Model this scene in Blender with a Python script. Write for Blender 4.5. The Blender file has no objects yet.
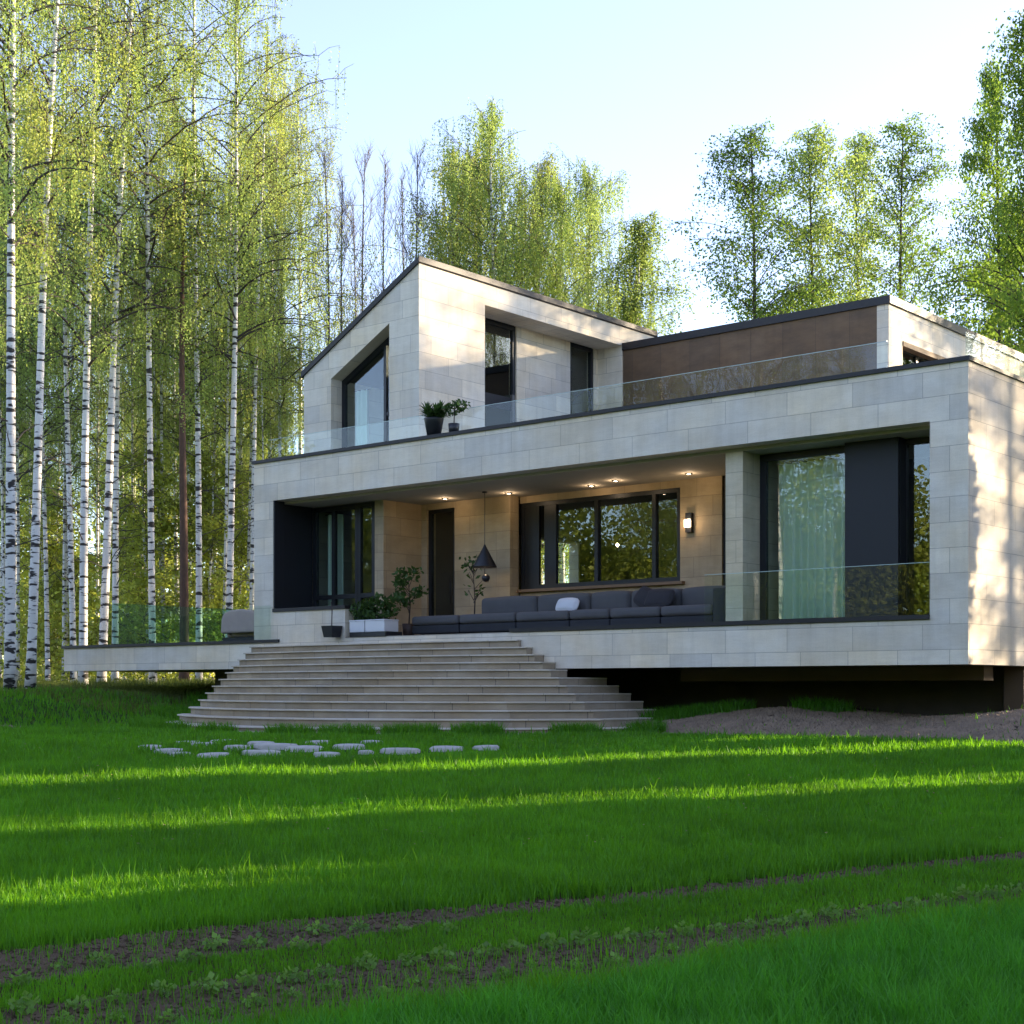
import bpy, math, random
import numpy as np
from mathutils import Matrix, Vector, noise
R = math.radians
rng = np.random.default_rng(7); random.seed(7)
scene = bpy.context.scene
COL = scene.collection
# ------------------------------------------------------------------ frames
C0 = (7.28, 24.0); U = (-.766, .643); V = (.643, .766)
HROT = math.atan2(-.643, .766)
def W(x, y, z=0.0):            # house frame -> world
    return Vector((C0[0] - U[0]*x + V[0]*y, C0[1] - U[1]*x + V[1]*y, z))
def loc_b(X, Y):               # world -> house frame
    dx, dy = X - C0[0], Y - C0[1]
    return -(U[0]*dx + U[1]*dy), V[0]*dx + V[1]*dy
CAMZ = .85; F = 1504.0
def ss(a, b, x):
    t = np.clip((x-a)/(b-a), 0, 1); return t*t*(3-2*t)
def ground(X, Y):
    X = np.asarray(X, float); Y = np.asarray(Y, float)
    g = np.where(Y > 22, 0, np.where(Y < 6, -.77, -.048*(22-Y)))
    g = g + .72*ss(27, 35.5, Y-6*ss(-13, -7.5, X)) + .25*ss(50, 110, Y)
    dx, dy = X - C0[0], Y - C0[1]
    hx = -(U[0]*dx + U[1]*dy); hb = V[0]*dx + V[1]*dy
    bed = .46*ss(-1.4, 1.3, hb)*ss(-8.2, -6.2, hx)*ss(26, 16, hx)
    bed = bed*(.82 + .18*np.sin(hx*1.3+.6) + .05*np.sin(hx*3.1+hb*2)*np.cos(hb*2.3-hx*1.2))
    kk = ss(0, .1, bed); g = g*(1-kk)+np.maximum(g, bed)*kk
    g = g + .018*np.sin(X*.9+.3*Y)*np.cos(Y*.7) 
    return g
def gz(X, Y): return float(ground(X, Y))
# ------------------------------------------------------------------ materials
def mat(name):
    m = bpy.data.materials.new(name); m.use_nodes = True
    nt = m.node_tree; b = nt.nodes['Principled BSDF']
    return m, nt, b
def nn(nt, t, **k):
    n = nt.nodes.new(t)
    for a, v in k.items():
        if a in n.inputs: n.inputs[a].default_value = v
        else: setattr(n, a, v)
    return n
def lk(nt, a, b): nt.links.new(a, b)
def ramp(nt, fac, stops, interp='LINEAR'):
    r = nt.nodes.new('ShaderNodeValToRGB'); r.color_ramp.interpolation = interp
    e = r.color_ramp.elements
    while len(e) < len(stops): e.new(.5)
    for i, (p, c) in enumerate(stops):
        e[i].position = p; e[i].color = (*c, 1) if len(c) == 3 else c
    lk(nt, fac, r.inputs[0]); return r
def mth(nt, op, a, b=None, clamp=False):
    n = nt.nodes.new('ShaderNodeMath'); n.operation = op; n.use_clamp = clamp
    for i, v in enumerate((a, b)):
        if v is None: continue
        if isinstance(v, (int, float)): n.inputs[i].default_value = v
        else: lk(nt, v, n.inputs[i])
    return n.outputs[0]
def mixc(nt, f, a, b, mode='MIX'):
    n = nt.nodes.new('ShaderNodeMix'); n.data_type = 'RGBA'; n.blend_type = mode
    for s, v in ((n.inputs[0], f), (n.inputs[6], a), (n.inputs[7], b)):
        if isinstance(v, (int, float)): s.default_value = v
        elif isinstance(v, tuple): s.default_value = (*v, 1)
        else: lk(nt, v, s)
    return n.outputs[2]
def bump(nt, b, h, s=.3, d=.02):
    n = nn(nt, 'ShaderNodeBump', Strength=s, Distance=d); lk(nt, h, n.inputs['Height']); lk(nt, n.outputs[0], b.inputs['Normal'])
def noi(nt, vec, scale, detail=4, rough=.55):
    n = nn(nt, 'ShaderNodeTexNoise', Scale=scale, Detail=detail, Roughness=rough)
    if vec is not None: lk(nt, vec, n.inputs['Vector'])
    return n
def mapping(nt, vec, scale=(1, 1, 1), loc=(0, 0, 0)):
    n = nn(nt, 'ShaderNodeMapping'); n.inputs['Scale'].default_value = scale; n.inputs['Location'].default_value = loc
    lk(nt, vec, n.inputs['Vector']); return n.outputs[0]
def plain(name, col, rough=.6, metal=0, var=.12, scale=6, bmp=0, bscale=60):
    m, nt, b = mat(name)
    tc = nn(nt, 'ShaderNodeTexCoord')
    n = noi(nt, tc.outputs['Object'], scale)
    c = mixc(nt, n.outputs[0], tuple(x*(1-var) for x in col), tuple(min(1, x*(1+var)) for x in col))
    lk(nt, c, b.inputs['Base Color']); b.inputs['Roughness'].default_value = rough; b.inputs['Metallic'].default_value = metal
    if bmp:
        n2 = noi(nt, tc.outputs['Object'], bscale, 3); bump(nt, b, n2.outputs[0], bmp, .01)
    return m
def stone(name, c1, c2, mortar, bw=1.25, bh=.41, msz=.004, stain=.25, rough=.75):
    m, nt, b = mat(name)
    uv = nn(nt, 'ShaderNodeUVMap')
    br = nn(nt, 'ShaderNodeTexBrick')
    br.offset = .37; br.offset_frequency = 2; br.squash = .72; br.squash_frequency = 3
    lk(nt, mapping(nt, uv.outputs[0], loc=(.31, .17, 0)), br.inputs['Vector'])
    for k, v in (('Color1', c1), ('Color2', c2), ('Mortar', mortar)): br.inputs[k].default_value = (*v, 1)
    br.inputs['Scale'].default_value = 1; br.inputs['Mortar Size'].default_value = msz
    br.inputs['Mortar Smooth'].default_value = .3; br.inputs['Bias'].default_value = 0
    br.inputs['Brick Width'].default_value = bw; br.inputs['Row Height'].default_value = bh
    v = uv.outputs[0]
    n1 = noi(nt, mapping(nt, v, (1, 2.4, 1)), 1.3, 6, .62)
    n2 = noi(nt, mapping(nt, v, (2, 14, 1)), 2.2, 4)
    n3 = noi(nt, v, 45, 3)
    r1 = ramp(nt, n1.outputs[0], [(.3, (1-stain, 1-stain*1.05, 1-stain*1.1)), (.7, (1.0, 1.0, 1.0))])
    c = mixc(nt, 1.0, br.outputs[0], r1.outputs[0], 'MULTIPLY')
    r2 = ramp(nt, n2.outputs[0], [(.35, (.92, .91, .88)), (.6, (1, 1, 1))])
    c = mixc(nt, .5, c, r2.outputs[0], 'MULTIPLY')
    r3 = ramp(nt, n3.outputs[0], [(.3, (.9, .9, .9)), (.6, (1, 1, 1))])
    c = mixc(nt, .7, c, r3.outputs[0], 'MULTIPLY')
    n5 = noi(nt, v, .55, 3, .6); r5 = ramp(nt, n5.outputs[0], [(.40, (1, 1, 1)), (.62, (1.0, .925, .80))])
    c = mixc(nt, .9, c, r5.outputs[0], 'MULTIPLY')
    n6 = noi(nt, mapping(nt, v, (2.6, .22, 1)), 1.6, 5, .65); r6 = ramp(nt, n6.outputs[0], [(.36, (.80, .78, .74)), (.55, (1, 1, 1))])
    c = mixc(nt, .4, c, r6.outputs[0], 'MULTIPLY')
    lk(nt, c, b.inputs['Base Color'])
    rr = mth(nt, 'MULTIPLY', n1.outputs[0], .35); rr = mth(nt, 'ADD', rr, rough-.2); lk(nt, rr, b.inputs['Roughness'])
    h = mth(nt, 'MULTIPLY', br.outputs['Fac'], -1.0); h = mth(nt, 'ADD', h, mth(nt, 'MULTIPLY', n3.outputs[0], .25))
    bump(nt, b, h, .45, .006)
    return m
M = {}
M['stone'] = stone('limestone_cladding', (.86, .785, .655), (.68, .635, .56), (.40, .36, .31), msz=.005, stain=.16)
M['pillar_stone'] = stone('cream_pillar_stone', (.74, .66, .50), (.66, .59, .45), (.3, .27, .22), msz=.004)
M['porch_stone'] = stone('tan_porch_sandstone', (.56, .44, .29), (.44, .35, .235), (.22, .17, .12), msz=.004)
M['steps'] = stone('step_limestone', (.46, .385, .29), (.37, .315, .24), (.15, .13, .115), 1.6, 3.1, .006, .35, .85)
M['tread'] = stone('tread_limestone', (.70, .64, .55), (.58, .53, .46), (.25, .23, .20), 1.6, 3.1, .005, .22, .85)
M['deck'] = stone('deck_stone', (.45, .41, .36), (.38, .35, .31), (.2, .19, .17), .8, .8, .006)
M['corten'] = stone('brown_cladding', (.215, .135, .075), (.145, .095, .058), (.07, .05, .04), .9, 4.0, .004, .45)
M['slab'] = plain('pale_flagstone', (.44, .41, .36), .85, 0, .25, 9, .5, 40)
M['metal'] = plain('anthracite_metal', (.016, .018, .023), .42, .3, .15, 3)
M['panel'] = plain('dark_navy_panel', (.0055, .007, .011), .6, 0, .2, 2)
M['cap'] = plain('parapet_cap_metal', (.024, .023, .025), .5, .4, .2, 4)
M['plaster'] = plain('soffit_plaster', (.42, .38, .31), .85, 0, .1, 3, .15, 90)
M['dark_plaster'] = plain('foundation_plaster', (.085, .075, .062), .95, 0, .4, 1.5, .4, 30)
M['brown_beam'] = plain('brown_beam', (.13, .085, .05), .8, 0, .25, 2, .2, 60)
M['interior'] = plain('interior_wall', (.13, .125, .12), .9, 0, .1, 1)
M['oak'] = plain('interior_oak', (.20, .12, .065), .6, 0, .2, 3)
M['fabric'] = plain('grey_sofa_fabric', (.088, .086, .090), .95, 0, .12, 5, .35, 300)
M['fabric_dark'] = plain('charcoal_sofa_base', (.022, .024, .030), .9, 0, .2, 5, .2, 200)
M['fabric_arm'] = plain('taupe_armchair_fabric', (.40, .32, .30), .95, 0, .1, 5, .3, 250)
M['cushion_white'] = plain('white_cushion_fabric', (.62, .63, .66), .95, 0, .08, 8, .3, 200)
M['cushion_black'] = plain('black_cushion_fabric', (.03, .028, .033), .95, 0, .2, 8, .3, 200)
M['white_pot'] = plain('white_planter', (.62, .63, .65), .5, 0, .06, 4)
M['black_pot'] = plain('black_pot', (.014, .015, .019), .45, 0, .2, 6)
M['terracotta'] = plain('brown_pot', (.06, .035, .025), .6, 0, .2, 6)
M['soil_pot'] = plain('potting_soil', (.03, .022, .015), 1, 0, .4, 20, .5, 60)
M['curtain'] = plain('pale_curtain', (.72, .80, .70), .9, 0, .08, 3)
M['bark_dark'] = plain('dark_twig_bark', (.055, .043, .038), .9, 0, .3, 4)
M['bark_grey'] = plain('grey_twig_bark', (.14, .125, .13), .9, 0, .3, 4)
# birch bark
def birch_bark():
    m, nt, b = mat('white_birch_bark')
    tc = nn(nt, 'ShaderNodeTexCoord'); oi = nn(nt, 'ShaderNodeObjectInfo')
    off = nn(nt, 'ShaderNodeCombineXYZ'); lk(nt, mth(nt, 'MULTIPLY', oi.outputs['Random'], 37.0), off.inputs[2])
    add = nn(nt, 'ShaderNodeVectorMath', operation='ADD'); lk(nt, tc.outputs['Object'], add.inputs[0]); lk(nt, off.outputs[0], add.inputs[1])
    v = add.outputs[0]
    n1 = noi(nt, mapping(nt, v, (1.6, 1.6, 4.5)), 1.0, 2, .5)
    n2 = noi(nt, mapping(nt, v, (1.0, 1.0, 7.5)), 1.0, 3, .6)
    n3 = noi(nt, mapping(nt, v, (6, 6, 40)), 1.0, 3, .6)
    n4 = noi(nt, mapping(nt, v, (.6, .6, .25)), 1.0, 2, .5)
    band = ramp(nt, n2.outputs[0], [(.54, (0, 0, 0)), (.57, (1, 1, 1))])
    patch = ramp(nt, n1.outputs[0], [(.66, (0, 0, 0)), (.69, (1, 1, 1))])
    fine = ramp(nt, n3.outputs[0], [(.62, (0, 0, 0)), (.70, (1, 1, 1))])
    k = mth(nt, 'MAXIMUM', band.outputs[0], patch.outputs[0]); k = mth(nt, 'MAXIMUM', k, mth(nt, 'MULTIPLY', fine.outputs[0], .55))
    sep = nn(nt, 'ShaderNodeSeparateXYZ'); lk(nt, tc.outputs['Object'], sep.inputs[0])
    base = mth(nt, 'SUBTRACT', 1.0, mth(nt, 'MULTIPLY', mth(nt, 'ADD', sep.outputs[2], mth(nt, 'MULTIPLY', n1.outputs[0], .8)), 1.1), True)
    k = mth(nt, 'MAXIMUM', k, base)
    white = mixc(nt, n4.outputs[0], (.60, .56, .50), (.80, .78, .75))
    c = mixc(nt, k, white, (.028, .024, .022))
    lk(nt, c, b.inputs['Base Color']); b.inputs['Roughness'].default_value = .75
    bump(nt, b, mth(nt, 'MULTIPLY', k, -1.0), .4, .02)
    return m
M['birch'] = birch_bark()
M['pine'] = plain('brown_pine_bark', (.11, .062, .042), .95, 0, .45, 5, .6, 12)
def leaf(name, col, tcol, var=.5, tr=.45, gl=.02):
    m = bpy.data.materials.new(name); m.use_nodes = True; nt = m.node_tree; nt.nodes.clear()
    at = nn(nt, 'ShaderNodeAttribute'); at.attribute_name = 'tone'; oi = nn(nt, 'ShaderNodeObjectInfo')
    f = mth(nt, 'ADD', mth(nt, 'MULTIPLY', at.outputs['Fac'], .75), mth(nt, 'MULTIPLY', oi.outputs['Random'], .25))
    def vary(c): return mixc(nt, f, tuple(x*(1-var) for x in c), (c[0]*(1+var*.9), c[1]*(1+var*.7), c[2]*(1+var*.3)))
    d = nn(nt, 'ShaderNodeBsdfDiffuse'); lk(nt, vary(col), d.inputs[0])
    t = nn(nt, 'ShaderNodeBsdfTranslucent'); lk(nt, vary(tcol), t.inputs[0])
    g = nn(nt, 'ShaderNodeBsdfGlossy', Roughness=.45); g.inputs[0].default_value = (.8, .85, .8, 1)
    mx = nn(nt, 'ShaderNodeMixShader'); mx.inputs[0].default_value = tr; lk(nt, d.outputs[0], mx.inputs[1]); lk(nt, t.outputs[0], mx.inputs[2])
    m2 = nn(nt, 'ShaderNodeMixShader'); m2.inputs[0].default_value = gl; lk(nt, mx.outputs[0], m2.inputs[1]); lk(nt, g.outputs[0], m2.inputs[2])
    o = nn(nt, 'ShaderNodeOutputMaterial'); lk(nt, m2.outputs[0], o.inputs[0]); return m
M['leaf_spring'] = leaf('spring_birch_leaf', (.22, .32, .085), (.42, .58, .15))
M['leaf_yellow'] = leaf('yellow_green_leaf', (.27, .34, .08), (.50, .60, .14))
M['leaf_green'] = leaf('mid_green_leaf', (.09, .15, .028), (.20, .34, .05))
M['leaf_bright'] = leaf('bright_green_leaf', (.13, .22, .035), (.28, .46, .06))
M['leaf_far'] = leaf('woodland_leaf', (.33, .40, .08), (.58, .66, .11))
M['leaf_dark'] = leaf('dark_evergreen_leaf', (.022, .045, .014), (.03, .06, .015), .5, .2)
M['leaf_pot'] = leaf('potted_plant_leaf', (.045, .095, .025), (.10, .20, .04), .5, .3)
M['grass'] = leaf('lawn_grass_blade', (.072, .25, .011), (.19, .47, .014), .45, .42)
M['grass_tall'] = leaf('tall_meadow_grass', (.10, .14, .03), (.22, .28, .05), .5, .42)
M['grass_blue'] = leaf('bluish_grass_blade', (.062, .25, .020), (.13, .46, .026), .5, .38)
M['seedling'] = leaf('seedling_leaf', (.14, .27, .05), (.26, .46, .08), .4, .4)
def glass(name, tint, ior=1.5, extra=0.0):
    m = bpy.data.materials.new(name); m.use_nodes = True; nt = m.node_tree; nt.nodes.clear()
    lw_ = nn(nt, 'ShaderNodeLayerWeight', Blend=.5); tc = nn(nt, 'ShaderNodeTexCoord')
    t = nn(nt, 'ShaderNodeBsdfTransparent'); t.inputs[0].default_value = (*tint, 1)
    g = nn(nt, 'ShaderNodeBsdfGlossy', Roughness=.0); g.inputs[0].default_value = (.95, .97, 1, 1)
    n = noi(nt, tc.outputs['Object'], .7, 2); bp = nn(nt, 'ShaderNodeBump', Strength=.05, Distance=.03); lk(nt, n.outputs[0], bp.inputs['Height']); lk(nt, bp.outputs[0], g.inputs['Normal'])
    mx = nn(nt, 'ShaderNodeMixShader'); lk(nt, mth(nt, 'ADD', mth(nt, 'MULTIPLY', mth(nt, 'POWER', lw_.outputs['Facing'], 4.5), .9), extra, True), mx.inputs[0]); lk(nt, t.outputs[0], mx.inputs[1]); lk(nt, g.outputs[0], mx.inputs[2])
    o = nn(nt, 'ShaderNodeOutputMaterial'); lk(nt, mx.outputs[0], o.inputs[0]); return m
M['window_glass'] = glass('window_glass', (.82, .88, .86), 1.55, .055)
M['rail_glass'] = glass('railing_glass', (.95, .985, .97), 1.45, .018)
M['rail_tint'] = glass('green_tinted_glass', (.66, .86, .78), 1.45, .05)
M['litter'] = plain('dry_leaf', (.28, .19, .09), .9, 0, .4, 3)
M['edge'] = plain('polished_glass_edge', (.45, .58, .54), .25, 0, .05, 2)
def emis(name, col, s):
    m = bpy.data.materials.new(name); m.use_nodes = True; nt = m.node_tree; nt.nodes.clear()
    e = nn(nt, 'ShaderNodeEmission', Strength=s); e.inputs[0].default_value = (*col, 1)
    o = nn(nt, 'ShaderNodeOutputMaterial'); lk(nt, e.outputs[0], o.inputs[0]); return m
M['bulb'] = emis('warm_lamp_glow', (1, .72, .42), 7)
# ground
def ground_mat():
    m, nt, b = mat('lawn_and_soil')
    tc = nn(nt, 'ShaderNodeTexCoord'); P = tc.outputs['Object']
    def dot(v, off=0.0):
        d = nn(nt, 'ShaderNodeVectorMath', operation='DOT_PRODUCT'); lk(nt, P, d.inputs[0]); d.inputs[1].default_value = (v[0], v[1], 0)
        return mth(nt, 'ADD', d.outputs['Value'], off)
    def sstep(a, b_, x):
        n = nn(nt, 'ShaderNodeMapRange'); n.interpolation_type = 'SMOOTHSTEP'
        lk(nt, x, n.inputs[0]); n.inputs[1].default_value = a; n.inputs[2].default_value = b_; return n.outputs[0]
    q = dot((.476, -.879)); hb = dot(V, -(V[0]*C0[0]+V[1]*C0[1])); hx = dot((-U[0], -U[1]), U[0]*C0[0]+U[1]*C0[1])
    nA = noi(nt, P, 1.6, 4); nB = noi(nt, P, 9, 5); nC = noi(nt, P, 55, 4, .7)
    q2 = mth(nt, 'ADD', q, mth(nt, 'MULTIPLY', mth(nt, 'SUBTRACT', nB.outputs[0], .5), .35))
    inr = mth(nt, 'MULTIPLY', sstep(-9.1, -8.9, q2), mth(nt, 'SUBTRACT', 1.0, sstep(-6.5, -6.3, q2)))
    hb2 = mth(nt, 'ADD', hb, mth(nt, 'MULTIPLY', mth(nt, 'SUBTRACT', nA.outputs[0], .5), .8))
    grav = mth(nt, 'MULTIPLY', mth(nt, 'MULTIPLY', sstep(-1.35, -1.1, hb2), sstep(-7.2, -6.2, hx)), mth(nt, 'SUBTRACT', 1.0, sstep(17, 19, hb)))
    und = mth(nt, 'MULTIPLY', mth(nt, 'MULTIPLY', sstep(.9, 1.5, hb2), sstep(-20.5, -19.5, hx)), mth(nt, 'SUBTRACT', 1.0, sstep(17, 19, hb)))
    und = mth(nt, 'MULTIPLY', und, mth(nt, 'SUBTRACT', 1.0, sstep(0.5, 3, hx)))
    gr = mixc(nt, nB.outputs[0], (.022, .06, .009), (.045, .11, .016))
    fl = mixc(nt, nC.outputs[0], (.05, .06, .02), (.09, .11, .03))
    sep = nn(nt, 'ShaderNodeSeparateXYZ'); lk(nt, P, sep.inputs[0])
    gr = mixc(nt, sstep(32, 40, sep.outputs[1]), gr, fl)
    soil = mixc(nt, nC.outputs[0], (.03, .019, .010), (.12, .078, .042))
    gv = mixc(nt, nC.outputs[0], (.035, .026, .02), (.16, .13, .10))
    c = mixc(nt, inr, gr, soil); c = mixc(nt, mth(nt, 'MAXIMUM', grav, und), c, gv)
    lk(nt, c, b.inputs['Base Color']); b.inputs['Roughness'].default_value = 1; b.inputs['Specular IOR Level'].default_value = .1
    bump(nt, b, nC.outputs[0], .9, .04)
    return m
M['ground'] = ground_mat()
M['gravel'] = plain('gravel_pebbles', (.20, .145, .095), .9, 0, .55, 3)
M['clod'] = plain('soil_clods', (.10, .066, .035), 1, 0, .5, 3)
# ------------------------------------------------------------------ mesh building
class MB:
    def __init__(s): s.v = []; s.f = []
    def add(s, vs, fs):
        o = len(s.v); s.v += [tuple(p) for p in vs]; s.f += [tuple(i+o for i in f) for f in fs]; return s
    def box(s, x0, x1, y0, y1, z0, z1):
        x0, x1 = sorted((x0, x1)); y0, y1 = sorted((y0, y1)); z0, z1 = sorted((z0, z1))
        return s.add([(x0,y0,z0),(x1,y0,z0),(x1,y1,z0),(x0,y1,z0),(x0,y0,z1),(x1,y0,z1),(x1,y1,z1),(x0,y1,z1)],
            [(0,3,2,1),(4,5,6,7),(0,1,5,4),(1,2,6,5),(2,3,7,6),(3,0,4,7)])
    def prism(s, poly, z0, z1):       # xy polygon (ccw)
        n = len(poly); a = sum(poly[i][0]*poly[(i+1)%n][1]-poly[(i+1)%n][0]*poly[i][1] for i in range(n))
        if a < 0: poly = poly[::-1]
        return s.add([(x,y,z0) for x,y in poly]+[(x,y,z1) for x,y in poly],
            [tuple(range(n-1,-1,-1)), tuple(range(n,2*n))]+[(i,(i+1)%n,n+(i+1)%n,n+i) for i in range(n)])
    def ext_y(s, poly, y0, y1):       # xz polygon extruded along y
        n = len(poly); a = sum(poly[i][0]*poly[(i+1)%n][1]-poly[(i+1)%n][0]*poly[i][1] for i in range(n))
        if a < 0: poly = poly[::-1]
        return s.add([(x,y0,z) for x,z in poly]+[(x,y1,z) for x,z in poly],
            [tuple(range(n)), tuple(range(2*n-1,n-1,-1))]+[(i,n+i,n+(i+1)%n,(i+1)%n) for i in range(n)])
    def tube(s, pts, rad, n=6, cap=True):
        pts = [Vector(p) for p in pts]; rings = []
        for i, p in enumerate(pts):
            d = (pts[min(i+1,len(pts)-1)]-pts[max(i-1,0)]).normalized()
            a = d.orthogonal().normalized() if abs(d.z) < .9 else d.cross(Vector((0,1,0))).normalized()
            b = d.cross(a); r = rad[i] if hasattr(rad,'__len__') else rad
            rings.append([p+a*r*math.cos(2*math.pi*k/n)+b*r*math.sin(2*math.pi*k/n) for k in range(n)])
        vs = [q for r_ in rings for q in r_]; fs = []
        for i in range(len(pts)-1):
            for k in range(n): fs.append((i*n+k, i*n+(k+1)%n, (i+1)*n+(k+1)%n, (i+1)*n+k))
        if cap: fs += [tuple(range(n-1,-1,-1)), tuple((len(pts)-1)*n+k for k in range(n))]
        return s.add(vs, fs)
    def lathe(s, prof, c, n=24):
        vs = []; fs = []
        for r, z in prof: vs += [(c[0]+r*math.cos(2*math.pi*k/n), c[1]+r*math.sin(2*math.pi*k/n), c[2]+z) for k in range(n)]
        for i in range(len(prof)-1):
            for k in range(n): fs.append((i*n+k, i*n+(k+1)%n, (i+1)*n+(k+1)%n, (i+1)*n+k))
        return s.add(vs, fs)
    def soft(s, x0, x1, y0, y1, z0, z1, r=.06, bulge=.02, n=6):   # rounded cushion-like block
        cx, cy, cz = (x0+x1)/2, (y0+y1)/2, (z0+z1)/2; hx, hy, hz = (x1-x0)/2, (y1-y0)/2, (z1-z0)/2
        vs = {}; fs = []; pl = []
        def P(a, b_, c):
            k = (round(a,4), round(b_,4), round(c,4))
            if k in vs: return vs[k]
            p = Vector((a*hx, b_*hy, c*hz)); rr = min(r, hx, hy, hz)
            q = Vector((max(-hx+rr,min(hx-rr,p.x)), max(-hy+rr,min(hy-rr,p.y)), max(-hz+rr,min(hz-rr,p.z))))
            d = p-q; l = d.length
            if l > 1e-6: p = q + d*(rr/l)
            p += Vector((a*(1-b_*b_)*(1-c*c), b_*(1-a*a)*(1-c*c), c*(1-a*a)*(1-b_*b_)))*bulge
            vs[k] = len(pl); pl.append((p.x+cx, p.y+cy, p.z+cz)); return vs[k]
        def ts(h):
            e = min(.9, r/max(h,1e-6)); L = [-1, -1+e*.35, -1+e]; inner = [(-1+e)+(2-2*e)*i/n for i in range(1, n)]
            return L+inner+[1-e, 1-e*.35, 1]
        tx, ty, tz = ts(hx), ts(hy), ts(hz)
        for (A, B, f) in ((tx,ty,lambda a,b_,sg:(a,b_,sg)),(ty,tz,lambda a,b_,sg:(sg,a,b_)),(tz,tx,lambda a,b_,sg:(b_,sg,a))):
            for sg in (-1, 1):
                for i in range(len(A)-1):
                    for j in range(len(B)-1):
                        q = [P(*f(A[i],B[j],sg)),P(*f(A[i+1],B[j],sg)),P(*f(A[i+1],B[j+1],sg)),P(*f(A[i],B[j+1],sg))]
                        fs.append(tuple(q if sg > 0 else q[::-1]))
        return s.add(pl, fs)
    def mesh(s, name, m, smooth=False, off=(0,0,0)):
        me = bpy.data.meshes.new(name)
        me.from_pydata([(p[0]-off[0],p[1]-off[1],p[2]-off[2]) for p in s.v], [], s.f)
        uv = me.uv_layers.new(name='UVMap')
        for p in me.polygons:
            n = p.normal
            for li in p.loop_indices:
                c = s.v[me.loops[li].vertex_index]
                if abs(n.z) > .7: q = (c[0], c[1])
                elif abs(n.x) > abs(n.y): q = (c[1]+.43, c[2])
                else: q = (c[0], c[2])
                uv.data[li].uv = q
            p.use_smooth = smooth
        me.materials.append(m); return me
def link(name, me, parent=None):
    o = bpy.data.objects.new(name, me); COL.objects.link(o)
    if parent is not None: o.parent = parent
    return o
BASE = {}
def hthing(name, label, cat, base=(0,0,0), group=None, world=False):
    o = bpy.data.objects.new(name, None); COL.objects.link(o); o.empty_display_size = .3
    if world: o.location = base
    else: o.location = W(*base); o.rotation_euler = (0, 0, HROT)
    o['label'] = label; o['category'] = cat
    if group: o['group'] = group
    BASE[o.name] = base; return o
def part(name, mb, m, parent, smooth=False, bevel=0, label=None):
    root = parent
    while root.parent: root = root.parent
    o = link(name, mb.mesh(name, m, smooth, BASE[root.name]), parent)
    if bevel:
        b = o.modifiers.new('bevel', 'BEVEL'); b.width = bevel; b.segments = 2; b.limit_method = 'ANGLE'
    if label: o['label'] = label
    return o
# numpy face soup: quads given as (n,4,3)
def soup(name, Q, m, tone=None, tris=None):
    n = len(Q); V_ = Q.reshape(-1, 3).astype(np.float32)
    me = bpy.data.meshes.new(name); me.vertices.add(len(V_)); me.vertices.foreach_set('co', V_.ravel())
    me.loops.add(n*4); me.loops.foreach_set('vertex_index', np.arange(n*4, dtype=np.int32))
    me.polygons.add(n); me.polygons.foreach_set('loop_start', np.arange(0, n*4, 4, dtype=np.int32))
    try: me.polygons.foreach_set('loop_total', np.full(n, 4, dtype=np.int32))
    except Exception: pass
    me.update(calc_edges=True)
    if tone is not None:
        a = me.attributes.new('tone', 'FLOAT', 'POINT'); a.data.foreach_set('value', np.repeat(tone, 4).astype(np.float32))
    me.materials.append(m); return me
def rnd_dirs(n, rg=rng):
    v = rg.normal(size=(n, 3)); return v/np.linalg.norm(v, axis=1, keepdims=True)
def leaf_quads(Cn, size, rg=rng, aspect=.6, droop=0):
    n = len(Cn); a = rnd_dirs(n, rg); a[:, 2] -= droop; a /= np.linalg.norm(a, axis=1, keepdims=True)
    b = np.cross(a, rnd_dirs(n, rg)); b /= np.linalg.norm(b, axis=1, keepdims=True)+1e-9
    s = (size*rg.uniform(.6, 1.3, n))[:, None]
    return np.stack([Cn-a*s*.5, Cn+b*s*aspect*.5, Cn+a*s*.5, Cn-b*s*aspect*.5], 1)
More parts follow.
